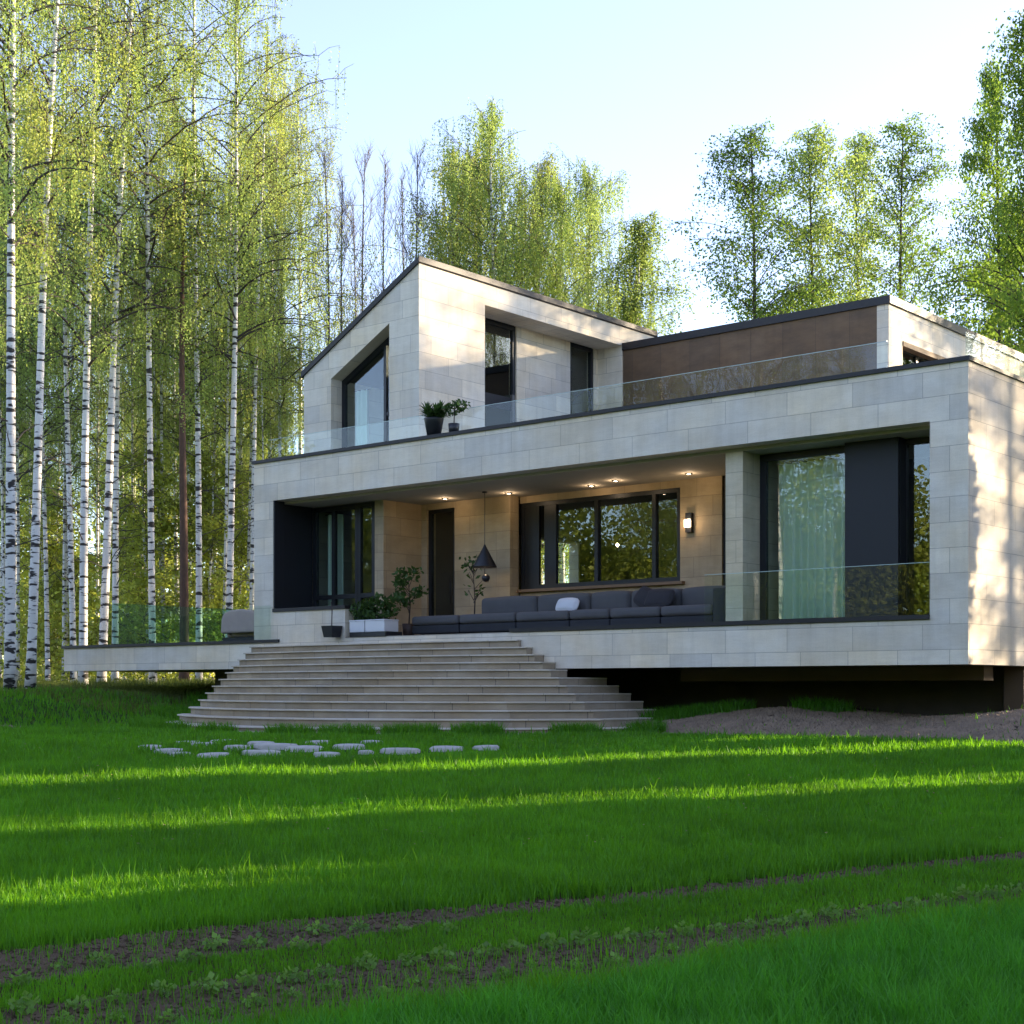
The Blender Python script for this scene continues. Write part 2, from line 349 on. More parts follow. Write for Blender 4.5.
# ------------------------------------------------------------------ trees
def grow(seed, H, r0, first=.35, nb=46, reach=3.0, strand=1.3, dens=24, lsize=.085, lmat='leaf_spring', tmat='birch',
         bmat='bark_dark', dead=10, up=.75, spread=.10, taper=.9, fork=0, top=.06, gap=.0):
    rg = np.random.default_rng(seed); rd = random.Random(seed)
    T = MB(); pts = []; ph = rd.uniform(0, 6)
    nseg = 22
    for i in range(nseg+1):
        t = i/nseg
        pts.append((.16*math.sin(ph+t*5)*t, .16*math.cos(ph*1.7+t*4)*t, t*H))
    rad = [r0*(1-taper*t)**.85 + .008 for t in [i/nseg for i in range(nseg+1)]]
    rad[0] *= 1.25
    T.tube(pts, rad, 10)
    def onT(t):
        i = min(int(t*nseg), nseg-1); f = t*nseg-i
        return Vector(pts[i]).lerp(Vector(pts[i+1]), f), r0*(1-taper*t)**.85+.008
    B = MB(); leaves = []; tones = []
    def strandl(p, L, tone):
        n = max(2, int(L*dens)); z = np.linspace(0, L, n)
        sw = rg.normal(0, .05, 2)
        c = np.stack([p[0]+sw[0]*z+rg.normal(0, spread*.55, n), p[1]+sw[1]*z+rg.normal(0, spread*.55, n), p[2]-z+rg.normal(0, .03, n)], 1)
        leaves.append(c); tones.append(np.clip(tone+rg.normal(0, .16, n), 0, 1))
    for k in range(nb):
        t = first + (1-first-.01)*(k+rd.random())/nb
        p, rr = onT(t); az = rd.uniform(0, 2*math.pi) if not fork else k*2.4
        env = math.sin(math.pi*min(1, (t-first)/(1-first)*.78+.22))**.7
        L = reach*env*rd.uniform(.55, 1.15) + .4
        pos = p.copy(); el = up*rd.uniform(.6, 1.2) + .35*t; d = Vector((math.cos(az)*math.cos(el), math.sin(az)*math.cos(el), math.sin(el)))
        bp = [pos.copy()]; ns = 7; bt = rd.random()
        for s_ in range(ns):
            d = (d + Vector((rd.uniform(-.18,.18), rd.uniform(-.18,.18), -.17 if dens else -.02))).normalized()
            pos = pos + d*(L/ns); bp.append(pos.copy())
        br = max(.010, rr*.30); B.tube(bp, [br*(1-.85*i/ns)+.004 for i in range(ns+1)], 4, False)
        # side twigs
        for i in range(2, ns+1):
            for rep in range(2):
                if rd.random() < gap: continue
                q = bp[i-1].lerp(bp[i], rd.random()); a2 = rd.uniform(0, 6.28)
                tl = rd.uniform(.35, .9)*(L/3+.3)
                e = q+Vector((math.cos(a2)*tl*.6, math.sin(a2)*tl*.6, rd.uniform(.0, .45)*tl))
                if dens == 0: e = q+Vector((math.cos(a2)*tl*.4, math.sin(a2)*tl*.4, tl*rd.uniform(.5, .9)))
                mid = q.lerp(e, .5)+Vector((0, 0, .08))
                B.tube([q, mid, e], [.009, .006, .003], 3, False)
                if dens:
                    for (w_, f_) in ((mid, .8), (e, 1.0), (q, .6)):
                        if rd.random() < gap: continue
                        sl = strand*rd.uniform(.35, 1.0)*f_*(.55+.6*env)
                        strandl(w_, sl, .25+.5*bt)
                        if rd.random() < .4:
                            B.tube([w_, w_+Vector((0, 0, -sl*.9))], [.005, .002], 3, False)
                else:
                    for r3 in range(2):
                        a3 = rd.uniform(0, 6.28); e2 = mid.lerp(e, rd.random()); B.tube([e2, e2+Vector((math.cos(a3)*.2, math.sin(a3)*.2, rd.uniform(.15, .5)))], [.006, .003], 3, False)
    for k in range(dead):
        t = rd.uniform(.12, first+.1); p, rr = onT(t); az = rd.uniform(0, 6.28); L = rd.uniform(.4, 1.7)
        e = p+Vector((math.cos(az)*L, math.sin(az)*L, rd.uniform(-.1, .8))); m_ = p.lerp(e, .5)+Vector((0, 0, rd.uniform(-.1, .15)))
        B.tube([p, m_, e], [.018, .012, .004], 4, False)
        for _ in range(3):
            q = m_.lerp(e, rd.random()); B.tube([q, q+Vector((rd.uniform(-.4,.4), rd.uniform(-.4,.4), rd.uniform(-.1,.3)))], [.007, .003], 3, False)
    out = {'trunk': T.mesh('trunk', M[tmat], True), 'branches': B.mesh('branches', M[bmat], True), 'H': H}
    if leaves:
        Cn = np.concatenate(leaves); Q = leaf_quads(Cn, np.full(len(Cn), lsize), rg, .62, .5)
        out['crown'] = soup('crown', Q, M[lmat], np.concatenate(tones))
    return out
PR = {
 'b1': grow(11, 22, .16, .42, 46, 3.4, 1.6, 23, .066, gap=.15, spread=.07),
 'b2': grow(12, 22, .15, .45, 44, 3.2, 1.9, 23, .066, 'leaf_yellow', gap=.15, spread=.07),
 'b3': grow(13, 22, .15, .34, 46, 3.0, 1.4, 23, .066, gap=.15, spread=.07),
 'b4': grow(14, 22, .13, .42, 40, 3.0, 1.6, 24, .062, 'leaf_spring', gap=.3, dead=34, spread=.07),
 'weep': grow(15, 22, .17, .22, 72, 6.4, 3.0, 24, .09, 'leaf_spring', up=.9, gap=.15),
 'weep2': grow(16, 22, .15, .22, 66, 5.2, 2.8, 24, .09, 'leaf_yellow', up=.9, gap=.15),
 'thin': grow(17, 22, .08, .45, 44, 2.6, 2.0, 18, .10, 'leaf_spring', up=1.0),
 'bare': grow(18, 22, .08, .22, 34, 3.0, 0, 0, .1, tmat='bark_grey', bmat='bark_grey', up=1.15, dead=4),
 'bare2': grow(19, 22, .07, .25, 26, 2.6, 0, 0, .1, tmat='bark_grey', bmat='bark_grey', up=1.2, dead=6),
 'sparse': grow(20, 22, .12, .28, 80, 4.0, .9, 17, .12, 'leaf_green', up=.8, spread=.35, tmat='bark_dark'),
 'sparse2': grow(21, 22, .11, .26, 80, 3.8, .9, 18, .12, 'leaf_spring', up=.9, spread=.35, tmat='bark_dark'),
 'full': grow(22, 20, .17, .12, 84, 3.6, 1.1, 24, .13, 'leaf_bright', gap=.1, up=.7, spread=.35, tmat='bark_dark'),
 'pine': grow(23, 18, .24, .62, 22, 1.7, .3, 14, .13, 'leaf_green', 'pine', 'pine', up=.3, spread=.3, dead=0),
 'young': grow(24, 9, .05, .08, 44, 1.8, .7, 20, .12, 'leaf_far', up=.8, spread=.25, tmat='birch'),
}
def evergreen(seed):
    rg = np.random.default_rng(seed); H = 10.0
    T = MB().tube([(0,0,0),(0,0,H*.5),(0,0,H-.3)], [.12,.08,.02], 8)
    n = 9000; z = rg.uniform(.15, H, n); a = rg.uniform(0, 2*np.pi, n)
    rmax = .85*np.clip(1-(z/H)**5, 0, 1)**.5*(.85+.15*np.sin(3*a+z*2)); r = rmax*np.sqrt(rg.uniform(.15, 1, n))
    Cn = np.stack([r*np.cos(a), r*np.sin(a), z], 1)
    return {'trunk': T.mesh('trunk', M['bark_dark'], True), 'crown': soup('crown', leaf_quads(Cn, np.full(n, .30), rg, .6), M['leaf_dark'], rg.uniform(0,1,n)), 'H': H}
PR['ever'] = evergreen(31); PR['ever2'] = evergreen(32)
def plant_tree(kind, X, Y, H, label, cat='tree', group=None, name='birch_tree', topx=None, wide=1.0, rz=None, zoff=-.05, tw=1.0):
    pr = PR[kind]; z = gz(X, Y)+zoff
    o = bpy.data.objects.new(name, None); COL.objects.link(o)
    s = H/pr['H']; lean = 0
    if topx is not None:
        lean = math.atan2(topx-X, H)
    rot = Matrix.Rotation(lean, 4, 'Y') @ Matrix.Rotation(random.uniform(0, 6.28) if rz is None else rz, 4, 'Z')
    o.location = (X, Y, z); o.rotation_euler = rot.to_euler(); o.scale = (s*wide, s*wide, s)
    o['label'] = label; o['category'] = cat
    if group: o['group'] = group
    for k in ('trunk', 'branches', 'crown'):
        if k in pr:
            c = link(k, pr[k], o)
            if k == 'trunk': c.scale = (tw, tw, 1)
    return o
def pxX(px, D): return (px-512)/F*D
# front row left: (kind, base px, depth, H, px at y=50, width factor, label)
front = [
 ('b1', 10, 36.5, 25, 16, .72, 'thick white birch trunk with black bands, leftmost at the picture edge'),
 ('b2', 30, 38.5, 25, 62, .70, 'tall birch leaning clearly to the right, second from the left edge'),
 ('b3', 83, 44, 26, 92, .70, 'upright white birch just left of the glass-fenced terrace end'),
 ('b1', 101, 45, 26, 132, .68, 'white birch leaning slightly right, rising behind the terrace corner'),
 ('b4', 115, 49, 26, 121, .70, 'darker birch with many stub twigs, close behind the leaning terrace-corner birch'),
 ('b2', 153, 46, 26, 146, .62, 'straight white birch behind the middle of the terrace glass'),
 ('b3', 199, 49, 26, 196, .62, 'slim birch just right of the brown pine trunk'),
 ('b1', 228, 47, 24, 238, .66, 'white birch behind the taupe armchair, nearest the house corner but one'),
 ('b2', 250, 53, 23, 262, .60, 'slender birch closest to the left corner of the house'),
]
for k, px, D, H, tx, wd, lb in front:
    plant_tree(k, pxX(px, D), D, H, lb, 'birch', 'front row of birches beside the terrace', topx=pxX(tx, D)+ (pxX(tx,D)-pxX(px,D))*.2, tw=wd)
plant_tree('pine', pxX(184, 47), 47, 17, 'dark reddish-brown pine trunk among the white birches behind the terrace', 'pine', name='pine_tree', wide=.85, tw=.8)
mid_ = [('b3', 48, 52), ('b2', 64, 58), ('b1', 74, 47), ('b4', 135, 60), ('b2', 164, 55), ('b3', 212, 60), ('b1', 178, 66), ('b3', 240, 62),
        ('b2', 280, 58), ('b1', 268, 66), ('b4', 30, 62), ('b3', 98, 66), ('b1', -20, 40), ('b2', -45, 48), ('b3', 0, 56), ('b2', 300, 72), ('b3', 125, 74), ('b1', 20, 76), ('b2', 190, 80), ('b3', 232, 84), ('b4', 290, 84), ('b1', 150, 88)]
for i, (k, px, D) in enumerate(mid_):
    H = random.uniform(20, 24)
    if px > 255: H = (688-random.uniform(60, 150))*D/F*.98
    plant_tree(k, pxX(px, D), D, H, 'slender birch standing deeper in the wood behind the front row of trunks', 'birch', 'birches deep in the wood on the left', topx=pxX(px, D)+random.uniform(-.5, .5), wide=random.uniform(.8, 1.0), tw=random.uniform(.5, .75))
for i in range(30):
    D = random.uniform(52, 82); px = random.uniform(-15, 306)
    plant_tree(random.choice(('b1', 'b2', 'b3', 'b4')), pxX(px, D), D, random.uniform(19, 23) if px < 250 else 15.5, 'slender birch standing deeper in the wood behind the front row of trunks', 'birch', 'birches deep in the wood on the left', topx=pxX(px, D)+random.uniform(-.7, .7), wide=random.uniform(.7, .9), tw=random.uniform(.45, .7))
for i in range(13):
    D = random.uniform(54, 78); px = random.uniform(-10, 300)
    plant_tree('young', pxX(px, D), D, random.uniform(5, 9), 'young birch sapling in leaf filling the wood between taller trunks', 'sapling', 'young birches under the tall ones', name='birch_sapling', wide=1.3)
bare = [('bare', 327, 62, 150), ('bare2', 344, 64, 175), ('bare', 365, 66, 148), ('bare2', 387, 63, 160), ('bare', 414, 60, 150), ('bare2', 400, 68, 175), ('bare2', 352, 70, 200)]
for k, px, D, ty in bare:
    plant_tree(k, pxX(px, D), D, .85+(688-ty)*D/F-.9, 'leafless grey tree with fine upright twigs above the left gable roof', 'bare tree', 'bare trees behind the gable', name='bare_tree')
special = [
 ('weep2', 455, 62, 158, 'weeping_birch', 'weeping birch left of the tallest one above the gable ridge', 1.0),
 ('weep', 493, 60, 112, 'weeping_birch', 'tallest yellow-green weeping birch rising behind the gable roof', .85),
 ('weep2', 540, 62, 160, 'weeping_birch', 'weeping birch in the middle of the clump behind the sloping roof', .9),
 ('weep', 590, 63, 172, 'weeping_birch', 'broad weeping birch at the right of the clump behind the roof', .8),
 ('weep2', 474, 66, 150, 'weeping_birch', 'weeping birch just left of and behind the tallest weeping birch', 1.0),
 ('weep', 562, 58, 185, 'weeping_birch', 'bright weeping birch filling the dip right of the tallest one', .8),
 ('thin', 634, 61, 218, 'weeping_birch', 'narrow drooping birch standing alone right of the weeping clump', 1.2),
 ('sparse', 752, 56, 124, 'birch_tree', 'airy tree with small leaves, leftmost behind the brown roof block', 1.0),
 ('sparse2', 812, 58, 128, 'birch_tree', 'yellowish airy tree in the middle behind the brown roof block', 1.0),
 ('sparse2', 858, 60, 136, 'birch_tree', 'light green airy tree second from right behind the brown roof block', .9),
 ('sparse', 903, 56, 124, 'birch_tree', 'darker airy tree behind the right corner of the brown roof block', .95),
 ('full', 1000, 50, 62, 'broadleaf_tree', 'dense green tree just left of the right picture edge', .62),
 ('full', 1030, 46, 15, 'broadleaf_tree', 'tallest dense green tree, cut by the right picture edge', .85),
 ('full', 1005, 52, 235, 'broadleaf_tree', 'low bright green tree behind the right side wall of the house', 1.3),
]
for k, px, D, ty, nm, lb, wd in special:
    H = .85+(688-ty)*D/F-.8
    plant_tree(k, pxX(px, D), D, H, lb, 'tree' if nm == 'broadleaf_tree' else 'birch', name=nm, wide=wd*22/H if k != 'full' else wd)
# unseen trees added on the right, spaced to cut low sun into streaks
SUN = Vector((.93, .37, 0)).normalized(); NL = Vector((-.37, .93, 0)).normalized()
def sun_pos(l, d): p = SUN*d+NL*l; return p.x, p.y
ls = []
l = -8.0
while l < 19.2:
    gapd = False; hh = random.uniform(11.5, 13)
    if abs(l-17.5) < .60 : gapd = True
    if abs(l-13.85) < .72: gapd = True
    if abs(l-10.5) < .5: hh = 4.8
    if not gapd: ls.append((l, hh))
    l += .42
for i, (l, hh) in enumerate(ls):
    X, Y = sun_pos(l, 26+(i % 2)*.9)
    plant_tree(('ever', 'ever2')[i % 2], X, Y, hh, 'unseen dark columnar evergreen added right of the lawn to cast its shade', 'evergreen', 'unseen evergreens added to shade the lawn, with gaps for sun streaks', name='unseen_evergreen', wide=(.9 if hh < 6 else .5) if (abs(l-17.5) < 1.2 or abs(l-13.85) < 1.3 or abs(l-10.5) < 1.2) else .85)
for i, (l, d, k, H) in enumerate([(20.5, 36, 'b1', 17), (22.5, 40, 'sparse', 15), (24.5, 37, 'b3', 16), (26.5, 43, 'sparse', 18), (29, 40, 'b2', 17), (31.5, 46, 'b1', 19), (34, 42, 'sparse', 18), (37, 48, 'b3', 19), (21.5, 50, 'sparse', 20), (40, 46, 'b2', 18), (25.5, 52, 'b1', 20), (20.9, 31, 'full', 8), (22.6, 33, 'weep', 10), (24.6, 31, 'full', 8.5), (26.6, 34, 'weep', 10), (31.3, 41, 'sparse', 19), (35.6, 42, 'sparse2', 20)]):
    X, Y = sun_pos(l, d)
    if X/Y < .42: continue
    plant_tree(k, X, Y, H, 'unseen birch added beyond the right side of the house to dapple its walls', 'birch', 'unseen birches added to dapple the sun on the house', wide=.9)  # unseen crowns added to dapple the sun on the side walls
plant_tree('b3', *sun_pos(13.9, 31), 14, 'unseen birch added over the evergreen gap to fade its sun streak', 'birch', name='birch_tree')  # unseen crown added to weaken the left part of one lawn streak
# wood around the back of the photographer (seen mirrored in the windows)
for i in range(34):
    a = R(random.uniform(150, 262)); d = random.uniform(26, 44)
    X, Y = math.cos(a)*d-2, math.sin(a)*d+6
    if X/max(Y, .1) > -.45 and Y > 0: continue
    plant_tree(random.choice(('b1', 'b3', 'full', 'pine', 'weep')), X, Y, random.uniform(12, 19), 'tree on the far side of the lawn facing the house', 'tree', 'trees facing the house across the lawn', name='woodland_tree')
def stuff(name, me, label, cat):
    o = link(name, me); o['kind'] = 'stuff'; o['label'] = label; o['category'] = cat; return o
# distant woodland and undergrowth
def clumpy(n, x0, x1, y0, y1, hmax, thr=.0, sc=.22):
    X = rng.uniform(x0, x1, n); Y = rng.uniform(y0, y1, n); Z = hmax*rng.uniform(0, 1, n)**1.1
    keep = []
    for i in range(n):
        v = noise.noise((X[i]*sc, Y[i]*sc, Z[i]*sc))+.5*noise.noise((X[i]*sc*3, Y[i]*sc*3, Z[i]*sc*3))
        keep.append(v > thr and Z[i] < hmax*(.72+.5*noise.noise((X[i]*.15, Y[i]*.1, 3.3))))
    k = np.array(keep); X, Y, Z = X[k], Y[k], Z[k]; return np.stack([X, Y, Z+ground(X, Y)], 1)
Cn = clumpy(70000, -42, -4, 84, 93, 20, -.2)
stuff('distant_woodland', soup('distant_woodland', leaf_quads(Cn, np.full(len(Cn), .42), rng, .7), M['leaf_far'], rng.uniform(0, 1, len(Cn))), 'soft yellow-green wall of leaves far behind the birch trunks', 'woodland')
Cn = clumpy(42000, -30, -7, 52, 66, 5.0, -.02, .3)
stuff('undergrowth', soup('undergrowth', leaf_quads(Cn, np.full(len(Cn), .17), rng, .65), M['leaf_far'], rng.uniform(0, 1, len(Cn))), 'low bright green bushes growing under the birches', 'undergrowth')
NW = 300000
a_ = np.concatenate([rng.uniform(R(150), R(252), 220000), rng.uniform(R(252), R(345), 80000)]); d_ = rng.uniform(58, 66, NW); Z_ = rng.uniform(0, 19, NW)
kp = np.array([z < 13.5+7*noise.noise((a*9, 1.1, 2))+4*noise.noise((a*31, 2.1, 2)) for a, z in zip(a_, Z_)])
X_, Y_ = np.cos(a_)*d_-2, np.sin(a_)*d_+10; Cn = np.stack([X_, Y_, Z_+ground(X_, Y_)], 1)[kp]
a_ = rng.uniform(R(150), R(345), 60000); d_ = rng.uniform(66, 71, 60000); Z_ = rng.uniform(0, 15, 60000)
kp = np.array([z < 11+6*noise.noise((a*9, 1.1, 2)) for a, z in zip(a_, Z_)]); X_, Y_ = np.cos(a_)*d_-2, np.sin(a_)*d_+10; BK = np.stack([X_, Y_, Z_+ground(X_, Y_)], 1)[kp]
stuff('surrounding_forest', soup('surrounding_forest', leaf_quads(BK, np.full(len(BK), 1.1), rng, .8), M['leaf_far'], rng.uniform(0, 1, len(BK))), 'deeper layer of the woodland ring beyond the lawn', 'woodland')
stuff('surrounding_woodland', soup('surrounding_woodland', leaf_quads(Cn, np.full(len(Cn), .36), rng, .7), M['leaf_far'], rng.uniform(0, 1, len(Cn))), 'ring of woodland closing off the far side of the lawn', 'woodland')
# ------------------------------------------------------------------ ground
xs = np.unique(np.concatenate([np.linspace(-400, -40, 19), np.linspace(-40, 40, 161), np.linspace(40, 400, 19)]))
ys = np.unique(np.concatenate([np.linspace(-400, -10, 19), np.linspace(-10, 62, 181), np.linspace(62, 500, 21)]))
GX, GY = np.meshgrid(xs, ys); GZ = ground(GX, GY)
me = bpy.data.meshes.new('ground'); nx, ny = len(xs), len(ys)
me.from_pydata(np.stack([GX.ravel(), GY.ravel(), GZ.ravel()], 1).tolist(), [], [(j*nx+i, j*nx+i+1, (j+1)*nx+i+1, (j+1)*nx+i) for j in range(ny-1) for i in range(nx-1)])
for p in me.polygons: p.use_smooth = True
me.materials.append(M['ground'])
g = link('ground', me); g['kind'] = 'structure'
def in_gravel(X, Y):
    hx = -(U[0]*(X-C0[0])+U[1]*(Y-C0[1])); hb = V[0]*(X-C0[0])+V[1]*(Y-C0[1])
    wob = .25*np.sin(hx*1.9)+.15*np.sin(hx*4.3+1)
    under = (hb > .75+.3*wob) & (hx > -19.8) & (hx < .5)
    return (((hb > -1.3+wob) & (hx > -6.9)) | under) & (hb < 18)
# stairs outline (house frame)
NST = 13; ZD = 1.97
def stair_line(k):            # nosing polyline for step k (0 lowest .. 12 deck edge)
    t = k/(NST-1)
    L = (-16.35+.0*t, -2.75*(1-t)); 
    pts = []
    bot = [(-16.8, -2.75), (-16.2, -3.45), (-15, -4.25), (-13.3, -4.85), (-11.6, -5.0), (-10, -4.7), (-8.5, -3.95), (-7.1, -2.85), (-6.05, -1.4)]
    top = [(-17.33, -.02), (-16.4, -.02), (-15.3, -.02), (-14.3, -.02), (-13.2, -.02), (-12.2, -.02), (-11.3, -.02), (-10.4, -.02), (-9.55, -.02)]
    for (a, b_), (c, d) in zip(bot, top):
        e = t**.92
        pts.append((a+(c-a)*t, b_+(d-b_)*e))
    return pts
def in_poly(X, Y, poly):
    ins = np.zeros(len(X), bool); n = len(poly); j = n-1
    for i in range(n):
        xi, yi = poly[i]; xj, yj = poly[j]
        c = ((yi > Y) != (yj > Y)) & (X < (xj-xi)*(Y-yi)/(yj-yi+1e-12)+xi); ins ^= c; j = i
    return ins
foot = [W(x, y-.30).xy[:] for x, y in stair_line(0)] + [W(-6.2, .3).xy[:], W(-16.3, .3).xy[:]]
# ------------------------------------------------------------------ stepping stone places
rd = random.Random(5)
def unproj(px, py):
    lo, hi = 3, 60
    for _ in range(50):
        m_ = (lo+hi)/2; X = pxX(px, m_)
        if 688+(CAMZ-gz(X, m_))*F/m_ > py: lo = m_
        else: hi = m_
    return pxX(px, m_), m_
slabs = [(150,749,26,4),(188,744.5,24,3),(170,752.5,30,3.5),(205,746,26,3),(225,743,28,3),(238,749,30,3.5),(214,757,34,3.5),(181,756,22,3),(262,745,30,3),(277,748,44,5.5),(263,754.5,42,4.5),(305,750.5,40,5),(327,756,28,3),(318,744,26,3),(350,748.5,34,5),(366,754,18,3),(402,752.5,42,5),(372,744,24,3),(446,750.5,36,4.5),(486,749.5,28,4)]
where = ['far left end of the row', 'left end, tucked up near the steps', 'left end, nearer the lawn', 'left part, second nearest the steps', 'left part, touching the lowest step', 'left part, middle of the cluster', 'left part, nearest the camera', 'left part, small and half sunk', 'left third, thin one near the step', 'left of centre, the broad domed one', 'left of centre, nearest the camera', 'centre of the row, broad flat one', 'centre, narrow one nearest the lawn', 'centre, thin one close to the step', 'right of centre, domed one', 'right of centre, smallest sliver', 'right part, the longest slab', 'right of centre, thin one by the step', 'second from the right end', 'right end of the row']
SLP = [(unproj(px, py), w_) for px, py, w_, h_ in slabs]
# ------------------------------------------------------------------ grass
def blades(P, h, w, rg, lean=.35):
    n = len(P); a = rg.uniform(0, 2*np.pi, n); d = np.stack([np.cos(a), np.sin(a), np.zeros(n)], 1)
    # blade width faces mostly sideways
    b = rg.uniform(0, 2*np.pi, n); wv = np.stack([np.cos(b), np.sin(b)*.7, np.zeros(n)], 1)*w[:, None]*.5
    up = np.array([0, 0, 1.0]); m = P+up*(h*.55)[:, None]+d*(h*lean*.25)[:, None]; t = P+up*h[:, None]+d*(h*lean*rg.uniform(.3, 1.3, n))[:, None]
    q1 = np.stack([P-wv, P+wv, m+wv*.75, m-wv*.75], 1); q2 = np.stack([m-wv*.75, m+wv*.75, t+wv*.08, t-wv*.08], 1)
    return np.concatenate([q1, q2])
def rowq(X, Y): return .476*X-.879*Y
def fnoise(X, Y, s, o=0): return np.array([noise.noise((x*s+o, y*s, .7)) for x, y in zip(X, Y)])
def soilmask(X, Y):
    q = rowq(X, Y)+.07*fnoise(X, Y, 3.5)+.05*fnoise(X, Y, 11, 5)
    al = .879*X+.476*Y        # along the row
    wl = 1-ss(2.6, 4.6, al)    # left part wide
    s1 = (q > -8.72-.15*wl) & (q < -8.42+.36*wl)
    s2 = (q > -7.56) & (q < -6.68-.50*ss(3.6, 7, al))
    return s1, s2
def scatter(n, y0, y1, margin=1.2, pw=1.0):
    Y = y0+(y1-y0)*rng.uniform(0, 1, n)**pw; X = rng.uniform(-1, 1, n)*(.345*Y+margin); return X, Y
allQ = []; allT = []
for (n, y0, y1, h, w) in ((150000, 6.2, 9.5, .085, .006), (150000, 9.5, 14, .10, .009), (130000, 14, 20, .10, .014), (110000, 20, 30, .10, .022), (30000, 30, 38, .13, .032)):
    X, Y = scatter(n, y0, y1)
    s1, s2 = soilmask(X, Y); dens = fnoise(X, Y, 1.1, 2)
    keep = ~(s1 | s2) | (rng.uniform(0, 1, n) < .10)
    keep &= ~in_gravel(X, Y) | (rng.uniform(0, 1, n) < .02)
    keep &= ~in_poly(X, Y, foot)
    q = rowq(X, Y); keep &= q < -6.35
    keep &= ~((np.abs(Y-(30.6+(X+8.3)*-.02+.5*ss(-12, -8, X))) < .22) & (X < -8.2)); keep &= (((X+7.4)/1.1)**2+((Y-28.7)/.75)**2 > 1+.5*dens) & (((X+9.7)/.6)**2+((Y-28.6)/.4)**2 > 1+.5*dens)
    for (sx, sy), sw in SLP:
        e = sw/F*sy/2; keep &= ((X-sx)/(e*1.12))**2+((Y-sy+.28)/(e*1.2+.16))**2 > 1
    hf = (1+.35*dens+.25*fnoise(X, Y, 4, 8))*rng.uniform(.6, 1.25, n)*h
    strip = (q > -8.5) & (q < -7.55); hf = np.where(strip, hf*.55, hf)
    tall = rng.uniform(0, 1, n) < .035; hf = np.where(tall, hf*1.7, hf)
    X, Y, hf = X[keep], Y[keep], hf[keep]; P = np.stack([X, Y, ground(X, Y)-.005], 1)
    tn = np.clip(.45+.9*fnoise(X, Y, .55, 3)*.5+.35*fnoise(X, Y, 2.5, 4)+.25*fnoise(X, Y, 7, 6)+rng.normal(0, .22, len(X)), 0, 1)
    allQ.append(blades(P, hf, np.full(len(X), w)*rng.uniform(.7, 1.3, len(X)), rng)); allT.append(np.tile(tn, 2))
stuff('lawn_grass', soup('lawn_grass', np.concatenate(allQ), M['grass'], np.concatenate(allT)), 'mown green lawn with fine blades in front of the house', 'grass')
X, Y = scatter(150000, 6.0, 11.5, .6); q = rowq(X, Y); al = .879*X+.476*Y; qq = q+.08*fnoise(X, Y, 3)
k = (qq > -6.42-.42*ss(3.6, 7, al)) ; X, Y = X[k], Y[k]; n = len(X)
tf = fnoise(X, Y, 5, 9)
hf = .14*(1+.5*tf)*rng.uniform(.5, 1.3, n)
P = np.stack([X, Y, ground(X, Y)-.005], 1)
stuff('tall_foreground_grass', soup('tall_foreground_grass', blades(P, hf, np.full(n, .0075)*rng.uniform(.7, 1.3, n), rng, .5), M['grass_blue'], np.tile(np.clip(.5+.5*tf+rng.normal(0, .2, n), 0, 1), 2)), 'longer bluish green grass at the bottom right of the lawn', 'grass')
# meadow grass along the wood, tufts by the stairs
X = rng.uniform(-19, -3.5, 90000); Y = rng.uniform(31.5, 52, 90000)
hx_, hb_ = loc_b(X, Y); k = ~((hx_ > -17.6) & (hb_ > -.3)) & ((Y > 35.5+.6*np.sin(X*.8)) | (rng.uniform(0,1,90000) < .08)) ; X, Y = X[k], Y[k]; n = len(X)
hf = (.10+.20*ss(38, 44, Y))*rng.uniform(.4, 1.4, n)*(1+.6*fnoise(X, Y, .6)); P = np.stack([X, Y, ground(X, Y)], 1)
stuff('meadow_grass', soup('meadow_grass', blades(P, hf, np.full(n, .028), rng, .5), M['grass_tall'], np.tile(np.clip(.5+.5*fnoise(X, Y, .8)+rng.normal(0, .15, n), 0, 1), 2)), 'tall pale meadow grass along the edge of the birch wood', 'grass')
tX = []; tY = []
for (hx, hb, r_, c) in [(-16.9, -3.3, .35, 900), (-15.3, -4.55, .3, 600), (-13.6, -5.3, .35, 800), (-12.0, -5.45, .3, 500), (-10.2, -5.25, .35, 900), (-9.2, -4.85, .4, 1100), (-8.2, -4.3, .4, 1400), (-7.3, -3.55, .35, 1100), (-6.2, -2.2, .35, 1000), (-5.9, -.7, .35, 900), (-6.4, .9, .6, 1800), (-5.4, 1.2, .5, 900), (-3.4, 1.5, .4, 700), (-18.5, -.6, 1.0, 2500), (-19.5, 1.5, 1.2, 3500)]:
    a = rng.uniform(0, 6.28, c); rr = r_*np.sqrt(rng.uniform(0, 1, c))
    for i in range(c):
        p = W(hx+rr[i]*math.cos(a[i])*1.5, hb+rr[i]*math.sin(a[i])); tX.append(p.x); tY.append(p.y)
X = np.array(tX); Y = np.array(tY); k = ~in_poly(X, Y, [W(x, y).xy[:] for x, y in stair_line(0)]+[W(-6.2, .3).xy[:], W(-16.3, .3).xy[:]]); X, Y = X[k], Y[k]; n = len(X); P = np.stack([X, Y, ground(X, Y)-.01], 1)
stuff('grass_tufts', soup('grass_tufts', blades(P, .24*rng.uniform(.4, 1.2, n), np.full(n, .02), rng, .5), M['grass'], np.tile(rng.uniform(0, .7, n), 2)), 'unmown dark grass tufts at the foot of the stairs and under the house', 'grass')
